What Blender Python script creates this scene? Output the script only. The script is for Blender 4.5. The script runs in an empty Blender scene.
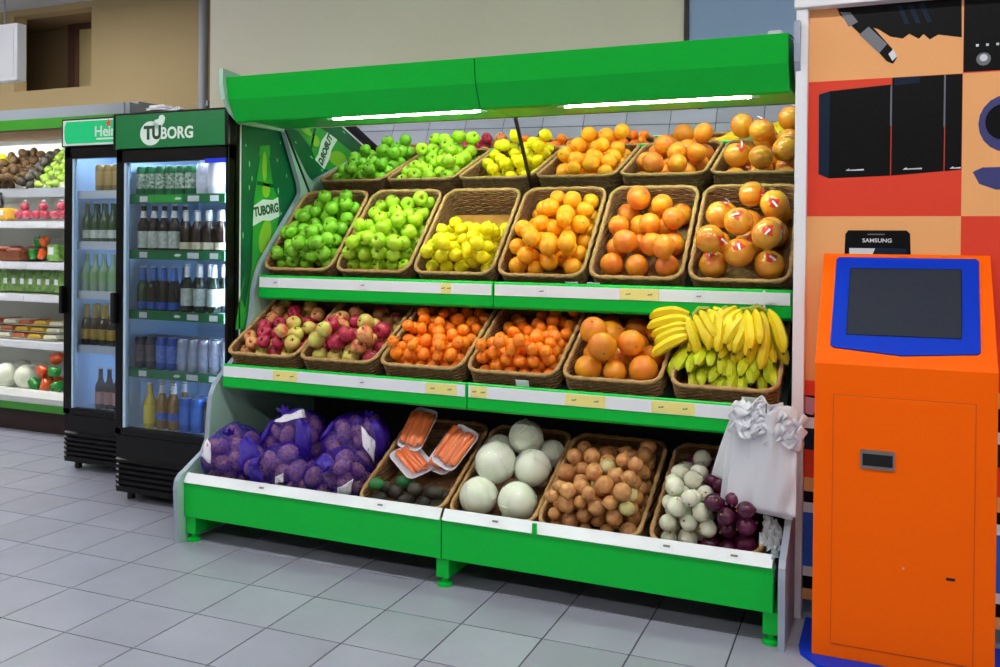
import bpy, bmesh, math, random
import numpy as np
from mathutils import Vector, Matrix, Quaternion, Euler
from mathutils.bvhtree import BVHTree

SC = bpy.context.scene
COL = SC.collection
random.seed(4)
PI = math.pi

# ------------------------------------------------------------------ camera
def make_camera():
    yaw, pitch, roll = 0.41058, 0.008, 0.0095
    f = Vector((-math.sin(yaw)*math.cos(pitch), math.cos(yaw)*math.cos(pitch), -math.sin(pitch)))
    r = Vector((math.cos(yaw), math.sin(yaw), 0)); u = r.cross(f)
    cr, sr = math.cos(roll), math.sin(roll)
    R, U = cr*r+sr*u, -sr*r+cr*u
    cd = bpy.data.cameras.new('camera'); co = bpy.data.objects.new('camera', cd); COL.objects.link(co)
    co.matrix_world = Matrix(((R.x, U.x, -f.x, 2.871), (R.y, U.y, -f.y, -3.108), (R.z, U.z, -f.z, 1.338), (0, 0, 0, 1)))
    cd.sensor_width = 36; cd.lens = 32.852; cd.shift_y = -0.0851; cd.clip_start = .05
    SC.camera = co
make_camera()

# ------------------------------------------------------------------ world, exposure, lamp strengths
W = bpy.data.worlds.new('world'); SC.world = W; W.use_nodes = True
W.node_tree.nodes['Background'].inputs[0].default_value = (.75, .82, 1, 1)
W.node_tree.nodes['Background'].inputs[1].default_value = 0.05
SC.view_settings.view_transform = 'Standard'
try: SC.view_settings.look = 'None'
except Exception: pass
SC.view_settings.exposure = 0.35
SC.view_settings.gamma = 1.0
SC.view_settings.use_curve_mapping = False
CEILING_LAMP = 21.0
CANOPY_TUBE = 70.0
FRIDGE_TUBE = 30.0
CHILLER_TUBE = 44.0

# ------------------------------------------------------------------ helpers
def lin(h):
    if not isinstance(h, str): return tuple(h)
    h = h.lstrip('#'); c = [int(h[i:i+2], 16)/255 for i in (0, 2, 4)]
    return tuple(x/12.92 if x <= .04045 else ((x+.055)/1.055)**2.4 for x in c)

def M(name, col, rough=.5, spec=.5, metal=0, var=0, var_col=None, noise=None, bump=None, coat=0, emit=0, sss=0, alpha=1, trans=0, ramp=None):
    """Principled material. var: brightness change by object; var_col: second colour by object;
    noise=(scale, colour, amount): colour mottling; bump=(scale, strength)."""
    m = bpy.data.materials.new(name); m.use_nodes = True
    nt = m.node_tree; N = nt.nodes; L = nt.links
    b = N['Principled BSDF']
    c = lin(col) + (1,)
    b.inputs['Base Color'].default_value = c
    b.inputs['Roughness'].default_value = rough
    b.inputs['Specular IOR Level'].default_value = spec
    b.inputs['Metallic'].default_value = metal
    b.inputs['Coat Weight'].default_value = coat
    b.inputs['Coat Roughness'].default_value = .08
    b.inputs['Alpha'].default_value = alpha
    b.inputs['Transmission Weight'].default_value = trans
    if sss:
        b.inputs['Subsurface Weight'].default_value = sss
        b.inputs['Subsurface Radius'].default_value = (.01, .008, .004)
    src = None
    tc = N.new('ShaderNodeTexCoord')
    oi = N.new('ShaderNodeObjectInfo')
    def rgb(cc):
        n = N.new('ShaderNodeRGB'); n.outputs[0].default_value = lin(cc)+(1,); return n.outputs[0]
    def mix(a, bb, fac, mode='MIX'):
        n = N.new('ShaderNodeMix'); n.data_type = 'RGBA'; n.blend_type = mode
        L.new(a, n.inputs[6]); L.new(bb, n.inputs[7])
        if isinstance(fac, float): n.inputs[0].default_value = fac
        else: L.new(fac, n.inputs[0])
        return n.outputs[2]
    if var or var_col is not None or noise:
        src = rgb(col)
        if var_col is not None:
            src = mix(src, rgb(var_col), oi.outputs['Random'])
        if noise:
            add = N.new('ShaderNodeVectorMath'); add.operation = 'ADD'
            L.new(tc.outputs['Object'], add.inputs[0])
            sc = N.new('ShaderNodeVectorMath'); sc.operation = 'SCALE'; sc.inputs['Scale'].default_value = 1
            cmb = N.new('ShaderNodeCombineXYZ')
            mu = N.new('ShaderNodeMath'); mu.operation = 'MULTIPLY'; mu.inputs[1].default_value = 37.0
            L.new(oi.outputs['Random'], mu.inputs[0])
            for k in range(3): L.new(mu.outputs[0], cmb.inputs[k])
            L.new(cmb.outputs[0], add.inputs[1])
            nz = N.new('ShaderNodeTexNoise'); nz.inputs['Scale'].default_value = noise[0]; nz.inputs['Detail'].default_value = 4
            L.new(add.outputs[0], nz.inputs['Vector'])
            mr = N.new('ShaderNodeMapRange'); mr.inputs[1].default_value = .5-.16; mr.inputs[2].default_value = .5+.16
            mr.inputs[4].default_value = noise[2]
            L.new(nz.outputs['Fac'], mr.inputs[0])
            src = mix(src, rgb(noise[1]), mr.outputs[0])
        if var:
            hv = N.new('ShaderNodeHueSaturation')
            mr = N.new('ShaderNodeMapRange'); mr.inputs[3].default_value = 1-var; mr.inputs[4].default_value = 1+var
            wn = N.new('ShaderNodeTexWhiteNoise'); wn.noise_dimensions = '1D'
            L.new(oi.outputs['Random'], wn.inputs['W']); L.new(wn.outputs['Value'], mr.inputs[0])
            L.new(mr.outputs[0], hv.inputs['Value']); L.new(src, hv.inputs['Color'])
            src = hv.outputs[0]
        L.new(src, b.inputs['Base Color'])
    if bump:
        nz = N.new('ShaderNodeTexNoise'); nz.inputs['Scale'].default_value = bump[0]; nz.inputs['Detail'].default_value = 3
        L.new(tc.outputs['Object'], nz.inputs['Vector'])
        bp = N.new('ShaderNodeBump'); bp.inputs['Strength'].default_value = bump[1]; bp.inputs['Distance'].default_value = .004
        L.new(nz.outputs['Fac'], bp.inputs['Height']); L.new(bp.outputs[0], b.inputs['Normal'])
    if emit:
        b.inputs['Emission Color'].default_value = c; b.inputs['Emission Strength'].default_value = emit
    return m

def glass_mat(name, tint=(.97, .99, 1), refl=.06):
    m = bpy.data.materials.new(name); m.use_nodes = True
    nt = m.node_tree; nt.nodes.clear()
    o = nt.nodes.new('ShaderNodeOutputMaterial'); mx = nt.nodes.new('ShaderNodeMixShader')
    t = nt.nodes.new('ShaderNodeBsdfTransparent'); t.inputs[0].default_value = tint+(1,)
    g = nt.nodes.new('ShaderNodeBsdfGlossy'); g.inputs['Roughness'].default_value = .02
    fr = nt.nodes.new('ShaderNodeFresnel'); fr.inputs[0].default_value = 1.3
    nt.links.new(fr.outputs[0], mx.inputs[0]); nt.links.new(t.outputs[0], mx.inputs[1]); nt.links.new(g.outputs[0], mx.inputs[2])
    nt.links.new(mx.outputs[0], o.inputs[0])
    return m

def film_mat(name, col, cover, scale=None, rough=.3, stripes=None):
    """thin film or net: part clear, part diffuse+translucent; scale gives a net pattern."""
    m = bpy.data.materials.new(name); m.use_nodes = True
    nt = m.node_tree; nt.nodes.clear(); N = nt.nodes; L = nt.links
    o = N.new('ShaderNodeOutputMaterial'); mx = N.new('ShaderNodeMixShader')
    t = N.new('ShaderNodeBsdfTransparent')
    p = N.new('ShaderNodeBsdfPrincipled'); p.inputs['Base Color'].default_value = lin(col)+(1,); p.inputs['Roughness'].default_value = rough
    tr = N.new('ShaderNodeBsdfTranslucent'); tr.inputs[0].default_value = lin(col)+(1,)
    m2 = N.new('ShaderNodeMixShader'); m2.inputs[0].default_value = .35
    L.new(p.outputs[0], m2.inputs[1]); L.new(tr.outputs[0], m2.inputs[2])
    L.new(t.outputs[0], mx.inputs[1]); L.new(m2.outputs[0], mx.inputs[2]); L.new(mx.outputs[0], o.inputs[0])
    mx.inputs[0].default_value = cover
    if scale:
        tc = N.new('ShaderNodeTexCoord')
        nz = N.new('ShaderNodeTexNoise'); nz.inputs['Scale'].default_value = scale; nz.inputs['Detail'].default_value = 2
        L.new(tc.outputs['Object'], nz.inputs['Vector'])
        mr = N.new('ShaderNodeMapRange'); mr.inputs[1].default_value = .35; mr.inputs[2].default_value = .65
        mr.inputs[3].default_value = cover*.5; mr.inputs[4].default_value = min(1, cover*1.6)
        L.new(nz.outputs['Fac'], mr.inputs[0]); L.new(mr.outputs[0], mx.inputs[0])
    return m

class MB:
    def __init__(s): s.v = []; s.f = []; s.m = []
    def add(s, v, f, mi=0):
        k = len(s.v); s.v += [tuple(p) for p in v]; s.f += [tuple(i+k for i in q) for q in f]; s.m += [mi]*len(f); return s
    def box(s, x0, x1, y0, y1, z0, z1, mi=0):
        v = [(x0,y0,z0),(x1,y0,z0),(x1,y1,z0),(x0,y1,z0),(x0,y0,z1),(x1,y0,z1),(x1,y1,z1),(x0,y1,z1)]
        return s.add(v, [(0,3,2,1),(4,5,6,7),(0,1,5,4),(1,2,6,5),(2,3,7,6),(3,0,4,7)], mi)
    def prism(s, poly, axis, a, b, mi=0):
        """poly in the other two axes; axis 'x': (y,z), 'y': (x,z), 'z': (x,y)"""
        n = len(poly)
        def P(p, t):
            return {'x': (t, p[0], p[1]), 'y': (p[0], t, p[1]), 'z': (p[0], p[1], t)}[axis]
        v = [P(p, a) for p in poly]+[P(p, b) for p in poly]
        f = [tuple(range(n)), tuple(range(2*n-1, n-1, -1))]+[(i, i+n, (i+1) % n+n, (i+1) % n) for i in range(n)]
        return s.add(v, f, mi)
    def lathe(s, prof, n=16, c=(0, 0, 0), axis='z', mi=0, cap=True):
        v = []; f = []
        for r, z in prof:
            for k in range(n):
                a = 2*PI*k/n; p = (r*math.cos(a), r*math.sin(a), z)
                if axis == 'x': p = (p[2], p[0], p[1])
                if axis == 'y': p = (p[1], p[2], p[0])
                v.append((p[0]+c[0], p[1]+c[1], p[2]+c[2]))
        for i in range(len(prof)-1):
            for k in range(n):
                f.append((i*n+k, i*n+(k+1) % n, (i+1)*n+(k+1) % n, (i+1)*n+k))
        if cap:
            f.append(tuple(range(n-1, -1, -1))); e = (len(prof)-1)*n; f.append(tuple(range(e, e+n)))
        return s.add(v, f, mi)
    def tube(s, pts, rad, n=8, mi=0, closed=False, flat=1.0):
        pts = [Vector(p) for p in pts]; m = len(pts); v = []; f = []
        rads = rad if isinstance(rad, (list, tuple)) else [rad]*m
        up = None
        for i, p in enumerate(pts):
            a = pts[(i-1) % m] if (closed or i > 0) else p; b = pts[(i+1) % m] if (closed or i < m-1) else p
            t = (b-a).normalized()
            if up is None: up = t.orthogonal().normalized()
            up = (up-t*up.dot(t)).normalized(); w = t.cross(up)
            for k in range(n):
                an = 2*PI*k/n; v.append(p+(up*math.cos(an)*flat+w*math.sin(an))*rads[i])
        for i in range(m if closed else m-1):
            for k in range(n):
                j = (i+1) % m
                f.append((i*n+k, i*n+(k+1) % n, j*n+(k+1) % n, j*n+k))
        if not closed:
            f.append(tuple(range(n-1, -1, -1))); e = (m-1)*n; f.append(tuple(range(e, e+n)))
        return s.add(v, f, mi)
    def grid(s, fn, nu, nv, mi=0):
        v = [fn(i/nu, j/nv) for j in range(nv+1) for i in range(nu+1)]
        f = [(j*(nu+1)+i, j*(nu+1)+i+1, (j+1)*(nu+1)+i+1, (j+1)*(nu+1)+i) for j in range(nv) for i in range(nu)]
        return s.add(v, f, mi)
    def mesh(s, name, mats, smooth=False, off=None):
        v = s.v if off is None else [(a-off[0], b-off[1], c-off[2]) for a, b, c in s.v]
        me = bpy.data.meshes.new(name); me.from_pydata(v, [], s.f)
        for m in (mats if isinstance(mats, (list, tuple)) else [mats]): me.materials.append(m)
        if any(s.m): me.polygons.foreach_set('material_index', s.m)
        me.update()
        bm = bmesh.new(); bm.from_mesh(me); bmesh.ops.recalc_face_normals(bm, faces=bm.faces); bm.to_mesh(me); bm.free()
        if smooth:
            me.polygons.foreach_set('use_smooth', [True]*len(me.polygons))
            try: me.set_sharp_from_angle(angle=math.radians(50))
            except Exception: pass
        return me
    def build(s, name, mats, parent=None, smooth=False, bevel=0, solid=0):
        off = None
        if parent is not None:
            r = parent
            while r.parent is not None: r = r.parent
            off = r.location if parent.type == 'EMPTY' or r.type == 'EMPTY' else None
        o = bpy.data.objects.new(name, s.mesh(name, mats, smooth, off)); COL.objects.link(o)
        o.parent = parent
        if solid:
            md = o.modifiers.new('thickness', 'SOLIDIFY'); md.thickness = solid; md.offset = 0
        if bevel:
            md = o.modifiers.new('bevel', 'BEVEL'); md.width = bevel; md.segments = 2; md.limit_method = 'ANGLE'; md.angle_limit = math.radians(40)
        return o

def tag(o, label=None, cat=None, group=None, kind=None):
    if label: o['label'] = label
    if cat: o['category'] = cat
    if group: o['group'] = group
    if kind: o['kind'] = kind
    return o
def thing(name, label, cat, loc=(0, 0, 0), group=None):
    o = bpy.data.objects.new(name, None); COL.objects.link(o); o.location = loc; o.empty_display_size = .1
    return tag(o, label, cat, group)
def struct(name, mb, mat, parent=None, **k):
    o = mb.build(name, mat, parent, **k)
    if parent is None: o['kind'] = 'structure'
    return o
def inst(name, me, parent=None, loc=None, rot=None, scale=None):
    o = bpy.data.objects.new(name, me); COL.objects.link(o); o.parent = parent
    if loc is not None: o.location = loc
    if rot is not None: o.rotation_mode = 'QUATERNION'; o.rotation_quaternion = rot
    if scale is not None: o.scale = scale if hasattr(scale, '__len__') else (scale,)*3
    return o
def text_mesh(name, body, mat, size=1, ext=.0008, off=0, align='CENTER'):
    cu = bpy.data.curves.new(name, 'FONT'); cu.body = body; cu.size = size; cu.extrude = ext; cu.offset = off
    cu.align_x = align; cu.align_y = 'CENTER'; cu.resolution_u = 3
    t = bpy.data.objects.new(name, cu); COL.objects.link(t)
    bpy.context.view_layer.update()
    me = bpy.data.meshes.new_from_object(t.evaluated_get(bpy.context.evaluated_depsgraph_get()))
    bpy.data.objects.remove(t); bpy.data.curves.remove(cu)
    me.materials.clear(); me.materials.append(mat); me.name = name
    return me
def place_text(name, body, mat, parent, origin, xdir, ydir, size, squash=1, off=0, ext=.0008):
    me = text_mesh(name, body, mat, size, ext, off)
    x, y = Vector(xdir).normalized(), Vector(ydir).normalized(); z = x.cross(y)
    r = parent
    while r.parent is not None: r = r.parent
    o0 = Vector(origin)-(r.location if r.type == 'EMPTY' else Vector())
    me.transform(Matrix(((x.x*squash, y.x, z.x, o0.x), (x.y*squash, y.y, z.y, o0.y), (x.z*squash, y.z, z.z, o0.z), (0, 0, 0, 1))))
    o = bpy.data.objects.new(name, me); COL.objects.link(o); o.parent = parent
    return o

# ------------------------------------------------------------------ materials
m_tile = M('floor_tile', '#9fa2b4', rough=.28, spec=.45, var=.05, noise=(3.2, '#888a98', .5), bump=(16, .05))
m_grout = M('grout', '#3c3a44', rough=.9)
m_cream = M('cream_wall', '#e2e0cf', rough=.85, noise=(1.2, '#d9d6c2', .5))
m_beige = M('beige_wall', '#a08c66', rough=.85, noise=(1.5, '#98865f', .5))
m_bluewall = M('blue_wall', '#97b4da', rough=.7)
m_ceil = M('ceiling_paint', '#b9bcc4', rough=.9)
m_wallgen = M('store_wall', '#bdb8a8', rough=.9)
m_brown = M('brown_wood', '#3a1d12', rough=.5)
m_door2 = M('door_paint', '#9c8d63', rough=.7)
m_recess = M('recess_wall', '#7a6446', rough=.9)
m_pipe = M('grey_pipe', '#8b8e98', rough=.5)
m_green = M('green_enamel', '#00bf3e', rough=.32, spec=.3, noise=(2.2, '#00b53a', .4))
m_greend = M('green_enamel_canopy', '#00b034', rough=.36, spec=.25)
m_panel = M('pale_side_panel', '#aedac8', rough=.42, noise=(2.5, '#a5c6b8', .4))
m_edge = M('grey_edge_band', '#99a5ba', rough=.4)
m_strip = M('white_ticket_strip', '#e9eef5', rough=.35)
m_ytag = M('yellow_tag', '#f0e58a', rough=.6)
m_wtag = M('white_tag', '#e6e9f2', rough=.6)
m_ink = M('tag_ink', '#77776c', rough=.7)
m_mirror = M('mirror_silver', (.84, .87, .86), rough=.012, metal=1)
m_black = M('black_trim', '#07080a', rough=.35)
m_deck = M('shelf_deck', '#16241c', rough=.6)
m_darkback = M('stand_back', '#0d100f', rough=.7)
m_tube = M('canopy_tube_glow', (1, .985, .93), emit=CANOPY_TUBE)
m_lampcap = M('lamp_cap', '#dddddd', rough=.4)
def wicker_mat():
    m = M('wicker', '#a87f58', rough=.7, spec=.25, noise=(55, '#7a573a', .7), var=.1)
    N, L = m.node_tree.nodes, m.node_tree.links; b = N['Principled BSDF']
    tc = N.new('ShaderNodeTexCoord')
    w1 = N.new('ShaderNodeTexWave'); w1.bands_direction = 'Z'; w1.inputs['Scale'].default_value = 42; w1.inputs['Distortion'].default_value = 1.2; w1.inputs['Detail Scale'].default_value = 3
    L.new(tc.outputs['Object'], w1.inputs['Vector'])
    bp = N.new('ShaderNodeBump'); bp.inputs['Strength'].default_value = .9; bp.inputs['Distance'].default_value = .004
    L.new(w1.outputs['Fac'], bp.inputs['Height']); L.new(bp.outputs[0], b.inputs['Normal'])
    src = b.inputs['Base Color'].links[0].from_socket
    mx = N.new('ShaderNodeMix'); mx.data_type = 'RGBA'; mx.blend_type = 'MULTIPLY'; mx.inputs[0].default_value = .55
    cr = N.new('ShaderNodeValToRGB'); cr.color_ramp.elements[0].color = (.32, .27, .24, 1); cr.color_ramp.elements[1].color = (1, 1, 1, 1)
    L.new(w1.outputs['Fac'], cr.inputs[0]); L.new(src, mx.inputs[6]); L.new(cr.outputs[0], mx.inputs[7]); L.new(mx.outputs[2], b.inputs['Base Color'])
    return m
m_wicker = wicker_mat()
m_wickerrim = M('wicker_rim', '#c29a68', rough=.7, spec=.25, noise=(60, '#94703f', .6), bump=(160, .5))
m_cardboard = M('cardboard', '#a9742a', rough=.85, noise=(20, '#93601c', .6))
m_orangek = M('kiosk_orange', '#ff6600', rough=.42, spec=.12)
m_bluek = M('kiosk_blue', '#0036c4', rough=.38, spec=.2)
m_screen = M('kiosk_screen', '#303541', rough=.18, spec=.5)
m_seam = M('seam_line', '#c04a04', rough=.6)
m_steel = M('steel', '#a0a0a0', rough=.3, metal=1)
m_white = M('white_paint', '#e8eaf2', rough=.4)
m_alu = M('aluminium_frame', '#a9b4d6', rough=.4, metal=.15)
m_peach = M('print_peach', '#f0ae72', rough=.45, spec=.2)
m_red = M('print_red', '#e2452f', rough=.45, spec=.2)
m_pblack = M('print_black', '#050609', rough=.5, spec=.15)
m_pnavy = M('print_navy', '#12243a', rough=.5, spec=.15)
m_pgrey = M('print_grey', '#6d717c', rough=.35)
m_plight = M('print_light', '#d9dde6', rough=.4)
m_pink = M('print_pink', '#c78fa6', rough=.4)
m_bluebox = M('print_blue', '#1f63d8', rough=.4)
m_fblack = M('fridge_black', '#050506', rough=.3, spec=.3)
m_fblack2 = M('fridge_grille', '#08090a', rough=.4, spec=.3)
m_liner = M('fridge_liner', '#b9d6f2', rough=.45)
m_fshelf = M('fridge_shelf', '#c9d6e4', rough=.4)
m_glass = glass_mat('door_glass')
m_sign = M('sign_green', '#04733a', rough=.3, emit=.06, noise=None)
m_signb = M('sign_green_lit', '#0aa868', rough=.3, emit=.5)
m_signw = M('sign_white', '#cfe0d8', rough=.35, emit=.12)
m_signd = M('sign_dark_green', '#053f26', rough=.4)
m_star = M('star_red', '#c8352c', rough=.4, emit=.3)
m_strip_g = M('shelf_strip_green', '#0c7a44', rough=.4)
m_strip_g2 = M('shelf_strip_lime', '#2fae3c', rough=.4)
m_ledtube = M('fridge_lamp', (.80, .90, 1), emit=FRIDGE_TUBE)
m_chtube = M('chiller_lamp', (1, .97, .88), emit=CHILLER_TUBE)
m_bluelabel = M('blue_label', '#1226c4', rough=.4, emit=.25)
m_decal = M('decal_green', '#03603a', rough=.4, noise=(5, '#067a46', .8))
m_decalbottle = M('decal_bottle', '#35b03a', rough=.35, noise=(5, '#189436', .5))
m_decaldark = M('decal_dark', '#0a5a2e', rough=.35)
m_decalhi = M('decal_highlight', '#90cc30', rough=.35)
m_decaldrop = M('decal_drop', '#7fcf95', rough=.35)
m_chwhite = M('chiller_white', '#dfe2df', rough=.45)
m_chgrey = M('chiller_grey', '#8f98a4', rough=.4)
m_chgreen = M('chiller_green', '#358f1c', rough=.4)
m_chwood = M('chiller_header', '#9a7f60', rough=.6)
m_chdark = M('chiller_plinth', '#2a1512', rough=.6)
m_diff = M('lamp_diffuser', (1, .97, .92), emit=CEILING_LAMP)

# ------------------------------------------------------------------ setting
def build_room():
    fl = struct('floor', MB().box(-7, 6, -7, 5, -.06, -.0035), m_grout)
    th = math.radians(1.2); c, s = math.cos(th), math.sin(th)
    g = .0028
    me = MB().prism([(g, g), (.3-g, g), (.3-g, .3-g), (g, .3-g)], 'z', -.012, 0).mesh('tile', m_tile)
    cam = Vector((2.871, -3.108, 0))
    cand = []
    for i in range(-22, 22):
        for j in range(-14, 22):
            x0, y0 = .3*(i+.949), .3*(-j+.083)
            x, y = c*x0-s*y0, s*x0+c*y0
            if not (-6.7 < x < 5.6 and -6.7 < y < 4.6): continue
            # tiles that the view can meet: in the frame, or seen in the mirror
            d = Vector((x, y, 0))-cam
            depth = d.x*-.399+d.y*.917; lat = d.x*.917+d.y*.399
            cx, cy = x+.15, y+.15
            seen = depth > .6 and -.62*depth-.4 < lat < .62*depth+.4 and depth > 2.4 and y < 1.2
            mirr = -1.7 < x < 3.2 and -2.6 < y < 0
            hid = (y > .35 and x > -.9)
            if (seen and not hid) or mirr: cand.append((depth, x, y))
            else: rest.append((x, y))
    cand.sort()
    for k, (dp, x, y) in enumerate(cand):
        if k < 300:
            o = inst('tile', me, fl, (x, y, 0)); o.rotation_euler = (0, 0, th)
        else: rest.append((x, y))
    mb = MB()
    for x, y in rest:
        q = [(g, g), (.3-g, g), (.3-g, .3-g), (g, .3-g)]
        q = [(x+c*a-s*b, y+s*a+c*b) for a, b in q]
        mb.prism(q, 'z', -.012, 0)
    o = mb.build('more_tiles', m_tile, fl); o['kind'] = 'stuff'
rest = []
build_room()
struct('wall_back', MB().box(-.772, 1.965, 1.07, 1.2, 0, 3.2), m_cream)
struct('trim_1', MB().box(1.965, 1.985, 1.055, 1.2, 0, 3.2), m_black)
struct('wall_back_blue', MB().box(1.985, 6, 1.07, 1.2, 0, 3.2), m_bluewall)
# far beige wall with an opening near the ceiling
wb = MB()
wb.box(-7, -3.83, 2.2, 2.32, 0, 3.2); wb.box(-3.83, -2.965, 2.2, 2.32, 0, 2.53); wb.box(-3.83, -2.965, 2.2, 2.32, 3.15, 3.2); wb.box(-2.965, -.6, 2.2, 2.32, 0, 3.2)
struct('wall_far', wb, m_beige)
struct('wall_recess', MB().box(-5.2, -1.5, 2.72, 2.8, 0, 3.4).box(-1.6, -1.5, 2.32, 2.72, 0, 3.4).box(-5.2, -2.9, 2.32, 2.72, 3.165, 3.199), m_recess)
dr = struct('door_1', MB().box(-3.61, -2.6, 2.66, 2.70, 1.5, 3.125), m_door2)
MB().box(-3.70, -3.61, 2.62, 2.70, 1.5, 3.165).box(-3.61, -2.5, 2.62, 2.70, 3.125, 3.165).build('door_frame', m_brown, dr)
struct('wall_side', MB().box(-.79, -.772, 1.07, 2.2, 0, 3.2), m_cream)
struct('wall_left', MB().box(-7.1, -7, -7, 4, 0, 3.2), m_wallgen)
struct('wall_right', MB().box(6, 6.1, -7, 1.2, 0, 3.2), m_wallgen)
struct('wall_front', MB().box(-7, 6, -7.1, -7, 0, 3.2), m_wallgen)
struct('ceiling', MB().box(-7.1, 6.1, -7.1, 4, 3.2, 3.3), m_ceil)

# wall pipe
p = thing('wall_pipe', 'grey vertical pipe running up the beige wall by the corner', 'pipe', (-1.78, 2.13, 0))
MB().lathe([(.035, 1.5), (.035, 3.2)], 14, (-1.78, 2.13, 0)).build('pipe_run', m_pipe, p, smooth=True)
MB().box(-1.83, -1.73, 2.12, 2.2, 2.3, 2.34).build('pipe_clamp', m_pipe, p)

# ceiling lamps above the aisle, then the added ones at the back
def ceiling_lamp(x, y, label):
    t = thing('ceiling_lamp', label, 'lamp', (x, y, 3.2), 'ceiling lamps over the aisle')
    MB().box(x-.62, x+.62, y-.16, y+.16, 3.13, 3.2).build('housing', m_white, t)
    MB().box(x-.6, x+.6, y-.14, y+.14, 3.118, 3.13).build('diffuser', m_diff, t)
for x in (-4.2, -1.9, .4, 2.7, 5.0):
    for y in (-4.2, -1.3):
        ceiling_lamp(x, y, 'white ceiling lamp with a flat glowing diffuser above the aisle')

ceiling_lamp(-4.3, .9, 'added unseen ceiling lamp above the chilled display, brightening the beige wall')  # added above the view to brighten the far beige wall
ceiling_lamp(-2.5, .9, 'added unseen ceiling lamp above the fridge tops, brightening the beige wall')  # second unseen lamp added for more light on the beige wall
t_ = ceiling_lamp(-2.22, 2.52, 'added hidden lamp lighting the recess behind the wall opening')  # added out of sight so the recess does not go black
# ------------------------------------------------------------------ produce stand
XL, XR = 0.0, 2.55
stand = thing('produce_stand', 'green three-tier produce stand with a mirror and lit canopy', 'stand', (0, 0, 0))
def arc(cy, cz, r, a0, a1, n=5):
    return [(cy+r*math.cos(math.radians(a0+(a1-a0)*k/n)), cz+r*math.sin(math.radians(a0+(a1-a0)*k/n))) for k in range(n+1)]
prof = [(-.004, 0), (-.018, .24)] + [(-.012, .275), (.008, .298), (.04, .312)] + [(.15, .37), (.178, .42), (.19, .56), (.20, .62), (.228, .668), (.29, .722)] \
    + [(.40, .80), (.452, .87), (.48, .98), (.495, 1.09), (.52, 1.17), (.56, 1.235), (.84, 1.545)] + [(.862, 1.575), (.862, 1.60), (.85, 1.64), (.725, 1.886)] \
    + [(.39, 1.885), (.325, 1.925), (.272, 1.985), (.255, 2.05), (.255, 2.125), (.275, 2.125), (.5, 2.10), (1.03, 2.06), (1.03, 0)]
for x0, x1, nm in ((-.022, 0, 'L'), (2.528, 2.548, 'R')):
    sp = MB().prism(prof, 'x', x0, x1).build('side_panel', m_panel if nm == 'L' else m_edge, stand)
    # edge band along the front of the panel
    eb = MB(); ep = prof[:22]
    for a, b in zip(ep[:-1], ep[1:]):
        n = Vector((-(b[1]-a[1]), b[0]-a[0])).normalized()*.003
        v = [(x0-.001, a[0]+n.x, a[1]+n.y), (x1+.001, a[0]+n.x, a[1]+n.y), (x1+.001, b[0]+n.x, b[1]+n.y), (x0-.001, b[0]+n.x, b[1]+n.y)]
        eb.add(v, [(0, 1, 2, 3)])
    eb.build('edge_band', m_edge, sp)
MB().box(0, 2.528, 1.0, 1.03, .1, 2.06).build('back_panel', m_darkback, stand)
SEC = [(.003, 1.273), (1.277, 2.508)]
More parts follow.
